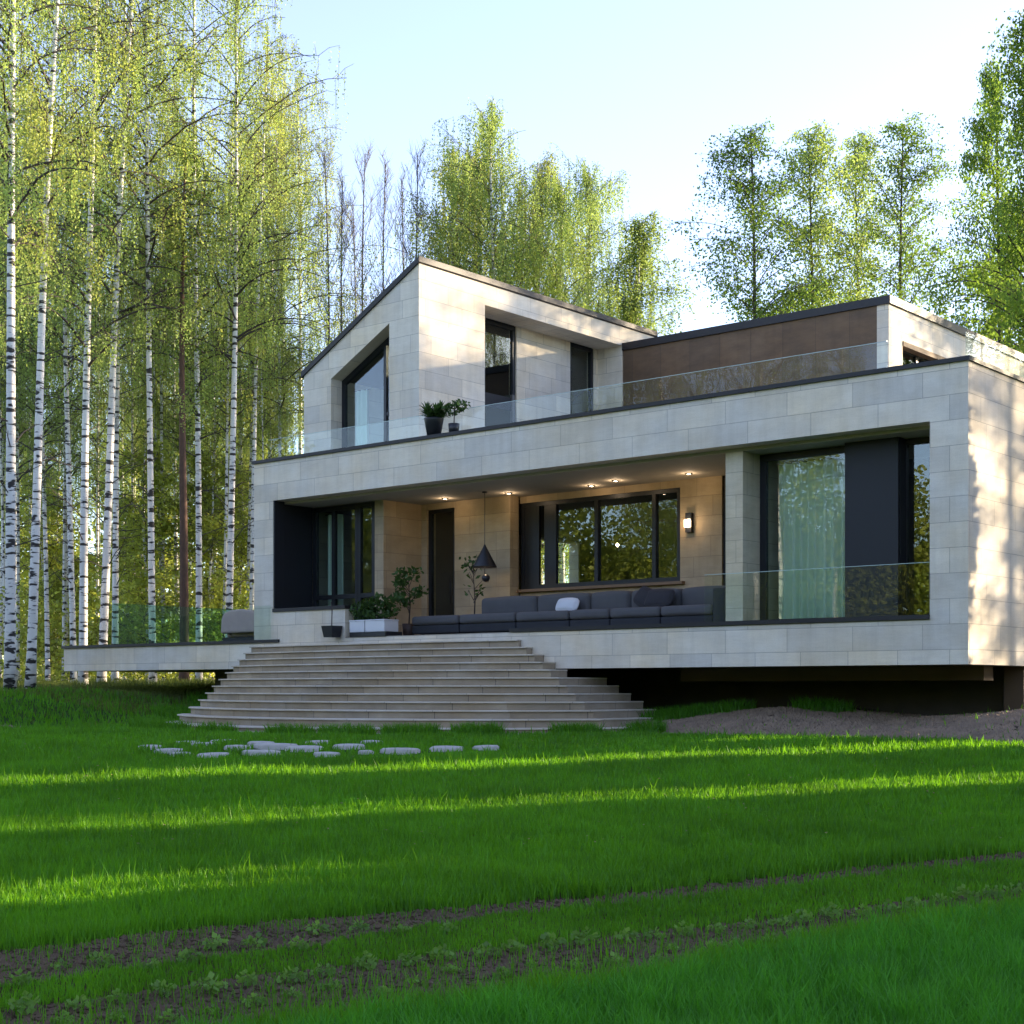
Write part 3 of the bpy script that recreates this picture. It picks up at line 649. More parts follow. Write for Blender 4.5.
# pebbles and clods
def pebbles(P, s, flat=.6):
    n = len(P); base = np.array([(1,0,0),(0,1,0),(-1,0,0),(0,-1,0),(0,0,1),(0,0,-.4)], float)
    a = rng.uniform(0, 6.28, n); ca, sa = np.cos(a), np.sin(a); jit = rng.uniform(.6, 1.35, (n, 6))
    V_ = np.zeros((n, 6, 3))
    for i, b_ in enumerate(base):
        V_[:, i, 0] = (b_[0]*ca-b_[1]*sa)*jit[:, i]*s; V_[:, i, 1] = (b_[0]*sa+b_[1]*ca)*jit[:, i]*s; V_[:, i, 2] = b_[2]*s*flat*jit[:, i]
    V_ += P[:, None, :]
    q = []
    for (i, j) in ((0,1),(1,2),(2,3),(3,0)):
        q.append(np.stack([V_[:, i], V_[:, j], V_[:, 4], V_[:, 4]*.5+V_[:, i]*.5+0], 1))
    return np.concatenate(q)
n = 80000; hx = rng.uniform(-7.4, 5, n); hb = rng.uniform(-1.6, 2.6, n); X = C0[0]-U[0]*hx+V[0]*hb; Y = C0[1]-U[1]*hx+V[1]*hb
k = in_gravel(X, Y); X, Y = X[k], Y[k]; P = np.stack([X, Y, ground(X, Y)+.005], 1)
stuff('gravel_bed', soup('gravel_bed', pebbles(P, .015*rng.uniform(.4, 2.5, len(P))**1.7), M['gravel']), 'heap of grey gravel and rubble below the overhanging right wing', 'gravel')
X, Y = scatter(110000, 6.4, 14, .8); s1, s2 = soilmask(X, Y); k = s1 | s2; X, Y = X[k], Y[k]; P = np.stack([X, Y, ground(X, Y)+.002], 1)
stuff('soil_clods', soup('soil_clods', pebbles(P, .0085*rng.uniform(.4, 2.6, len(P))**1.3, .55), M['clod']), 'dark crumbly bare soil in the two planting strips', 'soil')
n = 5000; X = rng.uniform(-12, -6, n); Y = 28.5+1.3*rng.normal(0, .4, n)+.15*(X+9); k = (np.abs(X+7.4) < 1.3) | (np.abs(X+9.6) < .6); X, Y = X[k], Y[k]
P = np.stack([X, Y, ground(X, Y)+.005], 1)
stuff('rubble_patch', soup('rubble_patch', pebbles(P, .03*rng.uniform(.5, 1.6, len(P))), M['gravel']), 'small patch of grey stones in the lawn left of the stairs', 'gravel')
n = 9000; X = rng.uniform(-15, -8.3, n); Y = 30.6+rng.normal(0, .14, n)+(X+8.3)*-.02+.5*ss(-12, -8, X); P = np.stack([X, Y, ground(X, Y)+.01], 1)
stuff('path_gravel', soup('path_gravel', pebbles(P, .035*rng.uniform(.5, 1.5, n)), M['gravel']), 'thin grey gravel track along the left edge of the lawn', 'path')
n = 1500; X, Y = scatter(n, 12, 28); P = np.stack([X, Y, ground(X, Y)+np.where(in_gravel(X, Y), .02, .075)], 1)
lq = leaf_quads(P, np.full(n, .035), rng, .6); lq[:, :, 2] = (lq[:, :, 2]-P[:, None, 2])*.3+P[:, None, 2]
stuff('leaf_litter', soup('leaf_litter', lq, M['litter']), 'scattered dry brown leaves on the lawn and gravel', 'leaves')
# weeds and seedlings
def sprig(rg, n=46, r=.075, h=.085, ls=.036):
    a = rg.uniform(0, 6.28, n); rr = r*np.sqrt(rg.uniform(0, 1, n)); z = h*(.35+.65*rg.uniform(0, 1, n))*(1.1-.5*rr/r)
    C_ = np.stack([rr*np.cos(a), rr*np.sin(a), z], 1); q = leaf_quads(C_, np.full(n, ls), rg, .8)
    C2 = C_[:9]; O = np.zeros((9, 3)); st = np.stack([O-[.0012, 0, 0], O+[.0012, 0, 0], C2+[.0008, 0, 0], C2-[.0008, 0, 0]], 1)
    return np.concatenate([q, st])
sp = [soup('seedling', sprig(np.random.default_rng(s)), M['seedling'], np.random.default_rng(s).uniform(0, 1, 55)) for s in range(4)]
def seed_at(qv, al, s):
    X = .476*qv+.879*al; Y = -.879*qv+.476*al
    if Y < 6.7 or abs(X) > .345*Y+.1: return
    o = link('seedling', random.choice(sp)); o.location = (X, Y, gz(X, Y)); o.rotation_euler = (0, 0, random.uniform(0, 6)); o.scale = (s, s, s)
    o['label'] = 'small light green seedling sprouting from the bare soil strip'; o['category'] = 'seedling'; o['group'] = 'seedlings in the soil strips'
al = .2
while al < 9:
    seed_at(-7.40+random.uniform(-.04, .04), al, random.uniform(.8, 1.2)); seed_at(-7.0+random.uniform(-.15, .15), al+.12, random.uniform(.5, .95))
    if al < 4: seed_at(-8.2+random.uniform(-.2, .2), al+.1, random.uniform(.6, 1.1))
    al += random.uniform(.19, .27)
# ------------------------------------------------------------------ HOUSE
house = hthing('modern_house', 'two-storey limestone-clad modern villa with a sloping gable block and deep covered porch', 'house', (0, 0, 0))
x0, x1, zb, zt = -17.38, 0.0, 1.23, 6.08
OL, OR, OT = -16.71, -.65, 5.18
f = MB()
f.box(x0, OL, 0, .35, zb, zt); f.box(OR, x1, 0, .35, zb, zt); f.box(OL, OR, 0, .35, OT, zt); f.box(OL, OR, 0, .30, zb, ZD-.02)
part('wall', f, M['stone'], house, label='pale limestone front frame around the porch')
part('wall', MB().box(OL, -14.32, .003, .28, ZD-.02, 2.60), M['stone'], house, label='low stone parapet below the left window')
part('wall', MB().box(-.35, -.002, .35, 17.5, zb, zt), M['stone'], house, label='sunlit right side wall')
lw = MB().box(x0+.002, x0+.35, .35, 10.2, zb, zt).box(x0+.002, x0+.35, 12.0, 17.5, zb, zt).box(x0+.002, x0+.35, 10.2, 12.0, zb, 2.3).box(x0+.002, x0+.35, 10.2, 12.0, 5.1, zt)
part('wall', lw, M['stone'], house)
part('wall', MB().box(x0+.01, x1-.01, 17.5, 17.85, zb, zt), M['stone'], house)
part('floor', MB().box(x0+.36, x1-.36, .302, 17.49, 1.24, ZD-.03), M['deck'], house)
part('porch_floor', MB().box(-14.32, OR-.01, .01, 2.9, ZD-.028, ZD), M['deck'], house)
part('soffit', MB().box(OL+.001, OR-.001, .352, 3.2, 5.12, 5.3), M['plaster'], house)
part('roof', MB().box(x0+.36, x1-.36, .36, 17.49, 5.55, 5.85), M['plaster'], house)
part('parapet_cap', MB().box(x0-.04, x1+.04, -.05, .36, zt, zt+.07).box(-.36, x1+.035, .36, 17.6, zt, zt+.066).box(x0-.035, x0+.36, .36, 17.6, zt, zt+.066), M['cap'], house)
# porch back walls
DB = 2.45; WB = 2.80
def frame_x(f, xa, xb, y, za, zc, t=.07, d=.08, mull=(), rails=()):
    f.box(xa, xb, y, y+d, za, za+t).box(xa, xb, y, y+d, zc-t, zc).box(xa, xa+t, y, y+d, za+t, zc-t).box(xb-t, xb, y, y+d, za+t, zc-t)
    for m_ in mull: f.box(m_-t/2, m_+t/2, y+.003, y+d-.003, za+t, zc-t)
    for r_ in rails: f.box(xa+t, xb-t, y+.006, y+d-.006, r_-t/2, r_+t/2)
    return f
def frame_y(f, ya, yb, x, za, zc, t=.07, d=.08, mull=(), rails=()):
    f.box(x-d, x, ya, yb, za, za+t).box(x-d, x, ya, yb, zc-t, zc).box(x-d, x, ya, ya+t, za+t, zc-t).box(x-d, x, yb-t, yb, za+t, zc-t)
    for m_ in mull: f.box(x-d+.003, x-.003, m_-t/2, m_+t/2, za+t, zc-t)
    for r_ in rails: f.box(x-d+.006, x-.006, ya+t, yb-t, r_-t/2, r_+t/2)
    return f
def window(fr, panes, label=None):
    w = part('window', fr, M['metal'], house, label=label)
    for p in panes: part('pane', p, M['window_glass'], w)
    return w
# left room window
LWX = -14.32
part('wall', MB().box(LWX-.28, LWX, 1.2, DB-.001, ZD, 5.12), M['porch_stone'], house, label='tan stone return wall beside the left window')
part('panel', MB().box(OL+.001, OL+.04, .31, 1.19, ZD, 5.118).box(OL+.001, OL+.04, .01, .309, 2.69, 5.178), M['panel'], house, label='dark navy reveal panel left of the left window')
window(frame_x(MB(), OL+.04, LWX-.28, 1.2, ZD+.02, 5.10, .10, .1, mull=(-15.98, -15.2, -15.12), rails=(2.98,)), [MB().box(OL+.14, -16.03, 1.24, 1.25, ZD+.1, 5.0), MB().box(-15.93, -15.25, 1.24, 1.25, ZD+.1, 5.0), MB().box(-15.07, LWX-.38, 1.24, 1.25, ZD+.1, 5.0)], 'left window with dark frame and a curtain behind')
part('sill', MB().box(OL-.0, -14.30, -.03, .30, 2.60, 2.68), M['cap'], house, label='dark sill on the low parapet')
# door wall
DX0, DX1 = -14.14, -13.28
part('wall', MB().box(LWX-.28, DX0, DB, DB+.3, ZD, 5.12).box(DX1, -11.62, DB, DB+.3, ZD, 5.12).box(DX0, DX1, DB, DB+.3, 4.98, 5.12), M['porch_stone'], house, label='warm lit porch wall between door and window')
dr = part('door', frame_x(MB(), DX0, DX1, DB+.05, ZD, 4.98, .08, .1), M['metal'], house, label='tall narrow dark glazed entrance door')
part('pane', MB().box(DX0+.08, DX1-.08, DB+.09, DB+.10, ZD+.08, 4.9), M['window_glass'], dr)
part('handle', MB().tube([(DX1-.13, DB+.0, 2.8), (DX1-.13, DB+.0, 3.4)], .012, 8), M['metal'], dr, True)
# main window wall
BX0, BX1, BZ0, BZ1 = -11.60, -7.35, 3.05, 4.97
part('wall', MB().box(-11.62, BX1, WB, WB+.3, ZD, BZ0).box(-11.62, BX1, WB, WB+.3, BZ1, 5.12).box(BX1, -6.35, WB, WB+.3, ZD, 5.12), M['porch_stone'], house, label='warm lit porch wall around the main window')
fr = frame_x(MB(), BX0, BX1, WB+.02, BZ0, BZ1, .09, .12, mull=(-9.52, -8.02), rails=())
fr.box(BX0+.09, -11.1, WB+.03, WB+.1, BZ0+.09, BZ1-.09).box(-10.95, -10.62, WB+.03, WB+.12, BZ0+.09, BZ1-.09)
window(fr, [MB().box(-10.62, -9.56, WB+.08, WB+.09, BZ0+.09, BZ1-.09), MB().box(-9.48, -8.06, WB+.08, WB+.09, BZ0+.09, BZ1-.09), MB().box(-7.98, BX1-.09, WB+.08, WB+.09, BZ0+.09, BZ1-.09)], 'wide dark framed main porch window in three lights')
part('sill', MB().box(BX0-.12, BX1+.12, WB-.12, WB-.002, BZ0-.07, BZ0-.01), M['oak'], house)
part('door', MB().box(-6.35, -5.6, WB+.05, WB+.12, ZD, 5.12), M['panel'], house, label='dark door in the slit beside the pillar')
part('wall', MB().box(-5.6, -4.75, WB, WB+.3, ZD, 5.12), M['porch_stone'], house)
# pillar, right room
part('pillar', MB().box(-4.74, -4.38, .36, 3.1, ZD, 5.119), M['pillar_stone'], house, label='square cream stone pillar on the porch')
RB = .95
window(frame_x(MB(), -4.376, -2.52, RB, ZD+.01, 5.11, .12, .1), [MB().box(-4.25, -2.64, RB+.04, RB+.05, ZD+.13, 4.99)], 'tall right window with pale green curtain')
window(frame_x(MB(), -1.62, OR, RB+.05, ZD+.01, 5.11, .09, .1), [MB().box(-1.53, OR-.09, RB+.09, RB+.10, ZD+.1, 5.02)], 'narrow window beside the sliding shutter')
part('shutter', MB().box(-2.55, -1.55, RB-.22, RB-.13, ZD+.01, 5.118).box(-1.60, -1.545, RB-.13, RB+.1, ZD+.01, 5.118), M['panel'], house, bevel=.006, label='dark navy sliding shutter in front of the right window')
# interiors
iw = MB().box(-14.3, -4.8, 8.5, 8.6, ZD-.03, 5.12).box(-14.6, -14.5, DB+.31, 6.0, ZD-.03, 5.12).box(-17.0, -14.6, 6.0, 6.1, ZD-.03, 5.12)
iw.box(-4.7, -.36, 5.5, 5.6, ZD-.03, 5.12)
part('interior_wall', iw, M['interior'], house)
part('interior_ceiling', MB().box(-17.0, -.36, 3.21, 17.4, 5.13, 5.2).box(-17.0, -14.62, 1.31, 3.2, 5.09, 5.115), M['interior'], house)
part('interior_cabinet', MB().box(-10.4, -8.9, 8.0, 8.48, ZD, 4.4).box(-7.4, -6.0, 7.9, 8.48, ZD, 4.0), M['oak'], house)
# railing panels in front of porch
rl = MB().box(-9.55, OR, -.04, .06, ZD, ZD+.07).box(-9.55, OR, .012, .034, ZD+.07, ZD+.075)
r0 = part('railing', rl, M['cap'], house, label='frameless glass railing along the porch edge')
xs_ = [-4.98, -2.85, -.66]
for a, b_ in zip(xs_[:-1], xs_[1:]): part('glass_panel', MB().box(a+.008, b_-.008, .015, .031, ZD+.076, 2.89), M['rail_glass'], r0)
ed_ = MB()
for a, b_ in zip(xs_[:-1], xs_[1:]): ed_.box(a+.008, b_-.008, .014, .032, 2.8905, 2.899)
part('glass_edge', ed_, M['edge'], r0)
# roof railing
r1 = part('railing', MB().box(x0+.1, -1.55, .305, .355, zt+.07, zt+.085).box(-.2, -.14, .25, 17, zt+.068, zt+.085), M['cap'], house, label='glass railing on the roof terrace edge')
a = x0+.12
while a < -1.8:
    b_ = min(a+2.25, -1.55); part('glass_panel', MB().box(a+.008, b_-.008, .322, .338, zt+.086, 6.67), M['rail_glass'], r1); a += 2.25
part('glass_edge', MB().box(x0+.13, -1.56, .321, .339, 6.6705, 6.678), M['edge'], r1)
a = .3
while a < 16: part('glass_panel', MB().box(-.178, -.162, a+.008, a+2.2, zt+.086, 6.62), M['rail_glass'], r1); a += 2.25
# upper gable block
gx0, gx1, gy0, gy1 = x0+.004, -13.55, 1.557, 10.9
sl = (10.45-8.39)/(gx1-gx0)
def ztp(x): return 8.39+(x-gx0)*sl
wx0, wx1, wz0 = -16.43, -14.49, 6.35
wzt = lambda x: 8.20+(x-wx0)*(9.22-8.20)/(wx1-wx0)
f = MB()
f.ext_y([(gx0, 5.85), (wx0, 5.85), (wx0, ztp(wx0)), (gx0, ztp(gx0))], gy0, gy0+.35)
f.ext_y([(wx1, 5.85), (gx1, 5.85), (gx1, ztp(gx1)), (wx1, ztp(wx1))], gy0, gy0+.35)
f.ext_y([(wx0, wzt(wx0)), (wx1, wzt(wx1)), (wx1, ztp(wx1)), (wx0, ztp(wx0))], gy0, gy0+.35)
f.box(wx0, wx1, gy0, gy0+.35, 5.85, wz0)
part('gable_wall', f, M['stone'], house, label='front face of the gable block with slanted window opening')
RY0, RY1, RZ = 3.82, 9.36, 9.93
f = MB().box(gx1-.35, gx1-.001, gy0+.351, RY0, 5.85, ztp(gx1)-.01).box(gx1-.8, gx1-.001, RY0, RY1, RZ, ztp(gx1)-.01).box(gx1-.8, gx1-.001, RY1, gy1, 5.85, ztp(gx1)-.01)
part('gable_wall', f, M['stone'], house, label='right face of the gable block catching sun spots')
f = MB().box(gx0+.001, gx0+.35, gy0+.351, gy1, 5.85, ztp(gx0)-.02).box(gx0+.35, gx1-.8, gy1-.35, gy1-.01, 5.85, ztp(gx0)-.02)
f.ext_y([(gx0+.35, ztp(gx0)-.02), (gx1-.8, ztp(gx0)-.02), (gx1-.8, ztp(gx1-.8)-.02)], gy1-.35, gy1-.01)
part('gable_wall', f, M['stone'], house)
rx = gx1-.8
W1 = (4.2, 5.95); W2 = (8.15, 9.2)
f = MB().box(rx-.25, rx, RY0-.4, W1[0], 5.85, 9.95).box(rx-.25, rx, W1[1], W2[0], 5.85, 9.95).box(rx-.25, rx, W2[1], RY1, 5.85, 9.95)
part('gable_wall', f, M['stone'], house, label='recessed stone wall between the two upper windows')
f = frame_y(MB(), W1[0]+.002, W1[1]-.002, rx-.04, 5.9, RZ-.002, .10, .1); f.box(rx-.13, rx-.05, W1[0]+.1, W1[1]-.1, 7.80, 8.12)
window(f, [MB().box(rx-.09, rx-.08, W1[0]+.1, W1[1]-.1, 6.0, 9.83)], 'tall window at the near end of the gable recess')
window(frame_y(MB(), W2[0]+.002, W2[1]-.002, rx-.04, 5.9, RZ-.002, .10, .1), [MB().box(rx-.09, rx-.08, W2[0]+.1, W2[1]-.1, 6.0, 9.83)], 'narrower window at the far end of the gable recess')
# slanted window
yw = gy0+.33
f = MB(); t = .1
def sl_piece(xa, xb, lo, hi): f.ext_y([(xa, lo(xa)), (xb, lo(xb)), (xb, hi(xb)), (xa, hi(xa))], yw+.021, yw+.12)
sl_piece(wx0+.002, wx0+t, lambda x: wz0, wzt); sl_piece(wx1-t, wx1-.002, lambda x: wz0, wzt)
sl_piece(wx0+t, wx1-t, lambda x: wzt(x)-t*1.4, wzt); sl_piece(wx0+t, wx1-t, lambda x: wz0, lambda x: wz0+t)
sl_piece(-15.02, -14.94, lambda x: wz0+t, lambda x: wzt(x)-t*1.4)
f.box(-14.94, wx1-t, yw+.03, yw+.11, 7.2, 7.29)
pn = MB().ext_y([(wx0+t, wz0+t), (wx1-t, wz0+t), (wx1-t, wzt(wx1-t)-t*1.4), (wx0+t, wzt(wx0+t)-t*1.4)], yw+.06, yw+.07)
window(f, [pn], 'gable window with slanted top following the roof')
part('interior_wall', MB().box(gx0+.36, gx1-.81, 5.8, 5.9, 5.86, 8.2), M['interior'], house)
# gable roof
f = MB().ext_y([(gx0-.06, ztp(gx0)-.035), (gx1+.05, ztp(gx1)+.0), (gx1+.05, ztp(gx1)+.13), (gx0-.06, ztp(gx0)+.10)], gy0-.05, gy1+.05)
part('roof', f, M['cap'], house, label='dark sheet-metal roof sloping down to the left')
# brown block
bx1, by, bt = -5.94, 9.4, 9.80
part('upper_wall', MB().box(gx1+.002, bx1-.30, by, by+.3, 5.85, bt), M['corten'], house, label='brown clad front of the set-back upper block')
f = MB().box(bx1-.30, bx1, by-.002, 10.12, 5.85, bt).box(bx1-.30, bx1, 10.12, 13.9, 9.06, bt).box(bx1-.30, bx1, 13.9, 19, 5.85, bt)
part('upper_wall', f, M['stone'], house, label='sunlit cream side of the set-back upper block')
part('upper_wall', MB().box(gx1-.8, bx1-.01, 19.0, 19.3, 5.85, bt), M['stone'], house)
part('roof', MB().box(gx1+.006, bx1+.06, by-.06, 19.3, bt, bt+.19), M['cap'], house, label='flat dark roof edge of the brown block')
f = frame_y(MB(), 10.12, 13.9, bx1-.22, 5.9, 9.05, .12, .08, mull=(11.4, 12.7)); 
window(f, [MB().box(bx1-.27, bx1-.26, 10.24, 13.78, 6.02, 8.93)], 'ribbon window in the sunlit upper side wall')
part('lintel', MB().box(bx1-.20, bx1+.02, 10.13, 13.89, 8.94, 9.055), M['corten'], house)
part('interior_wall', MB().box(-9.0, -8.9, 9.71, 18.9, 5.86, 9.7), M['interior'], house)
# underside and foundations
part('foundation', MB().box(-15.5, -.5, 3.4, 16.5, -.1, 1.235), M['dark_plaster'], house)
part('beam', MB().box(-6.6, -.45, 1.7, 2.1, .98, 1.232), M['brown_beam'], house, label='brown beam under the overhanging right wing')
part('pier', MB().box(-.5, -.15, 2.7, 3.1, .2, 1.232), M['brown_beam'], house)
# downlights: fixtures of the soffit
LIGHTS = []
def point(loc, energy, size=.04, col=(1, .72, .46)):
    l_ = bpy.data.lights.new('lamp_light', 'POINT'); l_.energy = energy; l_.color = col; l_.shadow_soft_size = size
    o = bpy.data.objects.new('lamp_light', l_); COL.objects.link(o); o.location = loc; return o
for (dx, dy) in [(-13.07, 1.9), (-11.36, 2.1), (-9.25, 2.3), (-8.4, 2.0), (-6.68, 2.1)]:
    d = part('downlight', MB().lathe([(.075, 0), (.075, -.02), (.045, -.02), (.045, 0)], (dx, dy, 5.119), 16), M['cap'], house, label='recessed ceiling downlight, lit')
    part('bulb', MB().lathe([(.001, -.016), (.044, -.016), (.044, -.002), (.001, -.002)], (dx, dy, 5.119), 12), M['bulb'], d)
    L_ = point(W(dx, dy, 5.04), 1.15)
# ------------------------------------------------------------------ terrace
ter = hthing('side_terrace', 'low stone-clad terrace slab cantilevered left of the house with green glass railing', 'terrace', (-21.2, 2, 1.3))
tx0, tx1 = -25.12, x0-.006
part('slab', MB().box(tx0, tx1, .0, 7, 1.30, 1.90), M['stone'], ter)
part('edge_cap', MB().box(tx0-.05, tx1+.9, -.05, 7.04, 1.902, 1.97), M['cap'], ter)
part('support', MB().box(-20.3, -17.5, 1.2, 6, -.1, 1.298), M['dark_plaster'], ter)
r = part('railing', MB().box(-23.35, -23.25, .25, 5.9, 1.971, 2.0).box(-23.24, -17.5, 5.8, 5.9, 1.971, 2.0), M['cap'], ter, label='green tinted glass railing')
for a, b_ in ((.25, 2.1), (2.12, 3.97), (3.99, 5.8)): part('glass_panel', MB().box(-23.31, -23.29, a, b_, 2.0, 3.06), M['rail_tint'], r)
for a in (-23.24, -21.3, -19.36): part('glass_panel', MB().box(a, a+1.9, 5.84, 5.86, 2.0, 3.06), M['rail_tint'], r)
part('glass_panel', MB().box(-19.0, -16.75, -.045, -.03, 1.975, 2.76), M['rail_glass'], ter, label='clear glass pane in front of the house corner')
# ------------------------------------------------------------------ stairs
st = hthing('stone_staircase', 'wide curved flight of beige stone steps fanning down from the porch to the lawn', 'staircase', (-11.5, -1.5, 0))
for k in range(NST):
    zt_ = .14+(ZD-.004-.14)*k/(NST-1); zl = -.12 if k == 0 else .14+(ZD-.14)*(k-1)/(NST-1)-.01
    ln = stair_line(k); ra = [(x+0, y) for x, y in ln]
    cx = -11.5
    inner = []
    for x, y in ln: inner.append((x*.9965+cx*.0035, y+.05))
    back = .001 if zt_ > 1.22 else .9
    if k == NST-1: back = .25
    yb = -.001 if (zt_ > 1.2 and k < NST-1) else back
    nb_ = stair_line(min(k+2, NST-1)); 
    def close(L_):
        return L_ + [(L_[-1][0], max(yb, L_[-1][1]+.02)), (L_[0][0], max(yb, L_[0][1]+.02))]
    if k == NST-1:
        continue
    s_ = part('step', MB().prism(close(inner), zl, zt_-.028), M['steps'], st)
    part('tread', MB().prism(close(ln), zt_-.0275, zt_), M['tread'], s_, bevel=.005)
part('base_slab', MB().prism([(x*1.01+.11, y-.16) for x, y in stair_line(0)]+[(-6.0, -.9), (-16.8, -2.0)], -.05, .05), M['tread'], st)
# small stepped side flight between stair and terrace
# ------------------------------------------------------------------ stepping stones
for (px, py, w_, h_), wl in zip(slabs, where):
    X, Y = unproj(px, py); ww = w_/F*Y/2*1.05; dd = ww*rd.uniform(.75, 1.1); n = 11
    poly = [(ww*math.cos(6.283*i/n)*rd.uniform(.82, 1.1), dd*math.sin(6.283*i/n)*rd.uniform(.82, 1.1)) for i in range(n)]
    mb = MB(); z0 = -.04; th = .035+.005*h_
    vs = [(x, y, z0) for x, y in poly]+[(x, y, th*.6) for x, y in poly]+[(x*.86, y*.86, th) for x, y in poly]+[(x*.4, y*.4, th*1.12) for x, y in poly]+[(0, 0, th*1.13)]
    fs = [(r_*n+i, r_*n+(i+1)%n, (r_+1)*n+(i+1)%n, (r_+1)*n+i) for r_ in range(3) for i in range(n)]+[(3*n+i, 3*n+(i+1)%n, 4*n) for i in range(n)]
    mb.add(vs, fs); o = link('stepping_stone', mb.mesh('stepping_stone', M['slab'], True)); o.location = (X, Y, gz(X, Y)); o.rotation_euler = (rd.uniform(-.03,.03), rd.uniform(-.03,.03), rd.uniform(0, 1))
    o['label'] = 'pale flat stepping stone in the grass, '+wl; o['category'] = 'stone'; o['group'] = 'stepping stones at the foot of the stairs'
# ------------------------------------------------------------------ furniture
sofa = hthing('outdoor_sofa', 'long dark grey modular sofa along the porch edge', 'sofa', (-9, 1.3, ZD))
mods = [(-13.05, -11.45, False), (-11.43, -9.95, False), (-9.93, -8.75, True), (-8.73, -7.85, True), (-7.83, -6.75, True), (-6.73, -5.3, True)]
mods = [(-13.0, -11.62, 0), (-11.6, -10.05, 1), (-10.03, -8.65, 1), (-8.63, -7.65, 1), (-7.63, -6.45, 1), (-6.43, -5.27, 1)]
for a, b_, bk in mods:
    part('base', MB().soft(a, b_, .75, 1.75, ZD+.06, ZD+.24, .03, 0), M['fabric_dark'], sofa, True)
    part('seat', MB().soft(a+.005, b_-.005, .72, 1.7, ZD+.245, ZD+.44, .06, .02), M['fabric'], sofa, True)
    if bk: part('backrest', MB().soft(a+.015, b_-.015, 1.42, 1.8, ZD+.40, ZD+.82, .07, .03), M['fabric'], sofa, True)
part('armrest', MB().soft(-5.27, -4.97, .74, 1.8, ZD+.05, ZD+.74, .04, .01), M['fabric_dark'], sofa, True)
for a in (-12.8, -10, -7.5, -5.4):
    for y in (.85, 1.65): part('leg', MB().box(a, a+.05, y, y+.05, ZD, ZD+.06), M['metal'], sofa)
def cushion(x, w_, y, z, tilt, m_, lb, nm='cushion', lean=.5, h_=.36):
    o = link(nm, MB().soft(-w_/2, w_/2, -.05, .05, -h_/2, h_/2, .05, .035).mesh(nm, M[m_], True))
    o.location = W(x, y, z); o.rotation_euler = (Matrix.Rotation(HROT, 4, 'Z') @ Matrix.Rotation(lean, 4, 'X') @ Matrix.Rotation(tilt, 4, 'Y')).to_euler()
    o['label'] = lb; o['category'] = 'cushion'; return o
cushion(-9.05, .52, 1.22, ZD+.575, .03, 'cushion_white', 'small white cushion lying on the grey sofa', lean=-.45, h_=.28)
cushion(-7.15, .42, 1.25, ZD+.66, .5, 'cushion_black', 'dark tilted cushion, left of the dark pair on the sofa', lean=-.4)
cushion(-6.75, .6, 1.18, ZD+.63, .04, 'cushion_black', 'dark cushion, right of the dark pair on the sofa', lean=-.5)
# armchair on terrace
ac = hthing('terrace_armchair', 'rounded taupe armchair on the side terrace behind the glass', 'armchair', (-18.82, 1.2, 1.97))
part('backrest', MB().ext_y([(-19.67, 2.2), (-18.17, 2.2), (-18.20, 2.45), (-18.30, 2.66), (-18.52, 2.74), (-18.92, 2.785), (-19.32, 2.77), (-19.55, 2.70), (-19.64, 2.55)], .85, 1.05), M['fabric_arm'], ac, bevel=.05)
part('seat', MB().soft(-19.52, -18.32, 1.06, 1.8, 2.12, 2.38, .05, .02), M['fabric_arm'], ac, True)
part('armrest', MB().soft(-18.34, -18.18, 1.04, 1.85, 2.1, 2.55, .05, .01), M['fabric_arm'], ac, True)
part('armrest', MB().soft(-19.66, -19.50, 1.04, 1.85, 2.1, 2.55, .05, .01), M['fabric_arm'], ac, True)
part('base', MB().box(-19.62, -18.22, .9, 1.8, 1.972, 2.1), M['fabric_dark'], ac)
# plants
def foliage(c, n, rx_, ry_, rz_, ls, seed, shell=.3, asp=.45):
    rg = np.random.default_rng(seed); d = rnd_dirs(n, rg)*(rg.uniform(shell, 1, n)**.6)[:, None]
    Cn = d*np.array([rx_, ry_, rz_])+np.array(c); return leaf_quads(Cn, np.full(n, ls), rg, asp), rg.uniform(0, 1, n)
def addleaf(parent, groups, m_='leaf_pot', name='foliage'):
    base = BASE[parent.name]; Q = np.concatenate([g_[0] for g_ in groups])-np.array(base); T_ = np.concatenate([g_[1] for g_ in groups])
    return link(name, soup(name, Q, M[m_], T_), parent)
pl = hthing('planter_box', 'pair of white box planters on a black tray with a bushy green plant', 'planter', (-13.4, .1, ZD))
part('tray', MB().box(-14.15, -13.05, -.02, .5, ZD, ZD+.10), M['black_pot'], pl)
for a, b_ in ((-14.2, -13.74), (-13.71, -13.12)): part('planter', MB().box(a, b_, .02, .46, ZD+.10, ZD+.34).box(a-.012, b_+.012, .008, .472, ZD+.34, ZD+.37), M['white_pot'], pl, bevel=.012)
addleaf(pl, [foliage((-14.0, .25, ZD+.56), 260, .32, .3, .26, .13, 1), foliage((-13.55, .25, ZD+.62), 300, .34, .3, .32, .14, 2), foliage((-13.2, .25, ZD+.6), 120, .3, .25, .26, .13, 3), foliage((-12.9, .2, ZD+.85), 30, .2, .15, .08, .13, 4)])
pt = hthing('black_pot', 'small square black pot at the head of the stairs', 'pot', (-14.4, -.18, ZD))
part('pot', MB().add([(-14.66,-.32,ZD-.002),(-14.40,-.32,ZD-.002),(-14.40,-.06,ZD-.002),(-14.66,-.06,ZD-.002),(-14.70,-.36,ZD+.25),(-14.36,-.36,ZD+.25),(-14.36,-.03,ZD+.25),(-14.70,-.03,ZD+.25)], [(0,3,2,1),(0,1,5,4),(1,2,6,5),(2,3,7,6),(3,0,4,7)]), M['black_pot'], pt)
part('soil', MB().box(-14.67, -14.39, -.33, -.06, ZD+.18, ZD+.22), M['soil_pot'], pt)
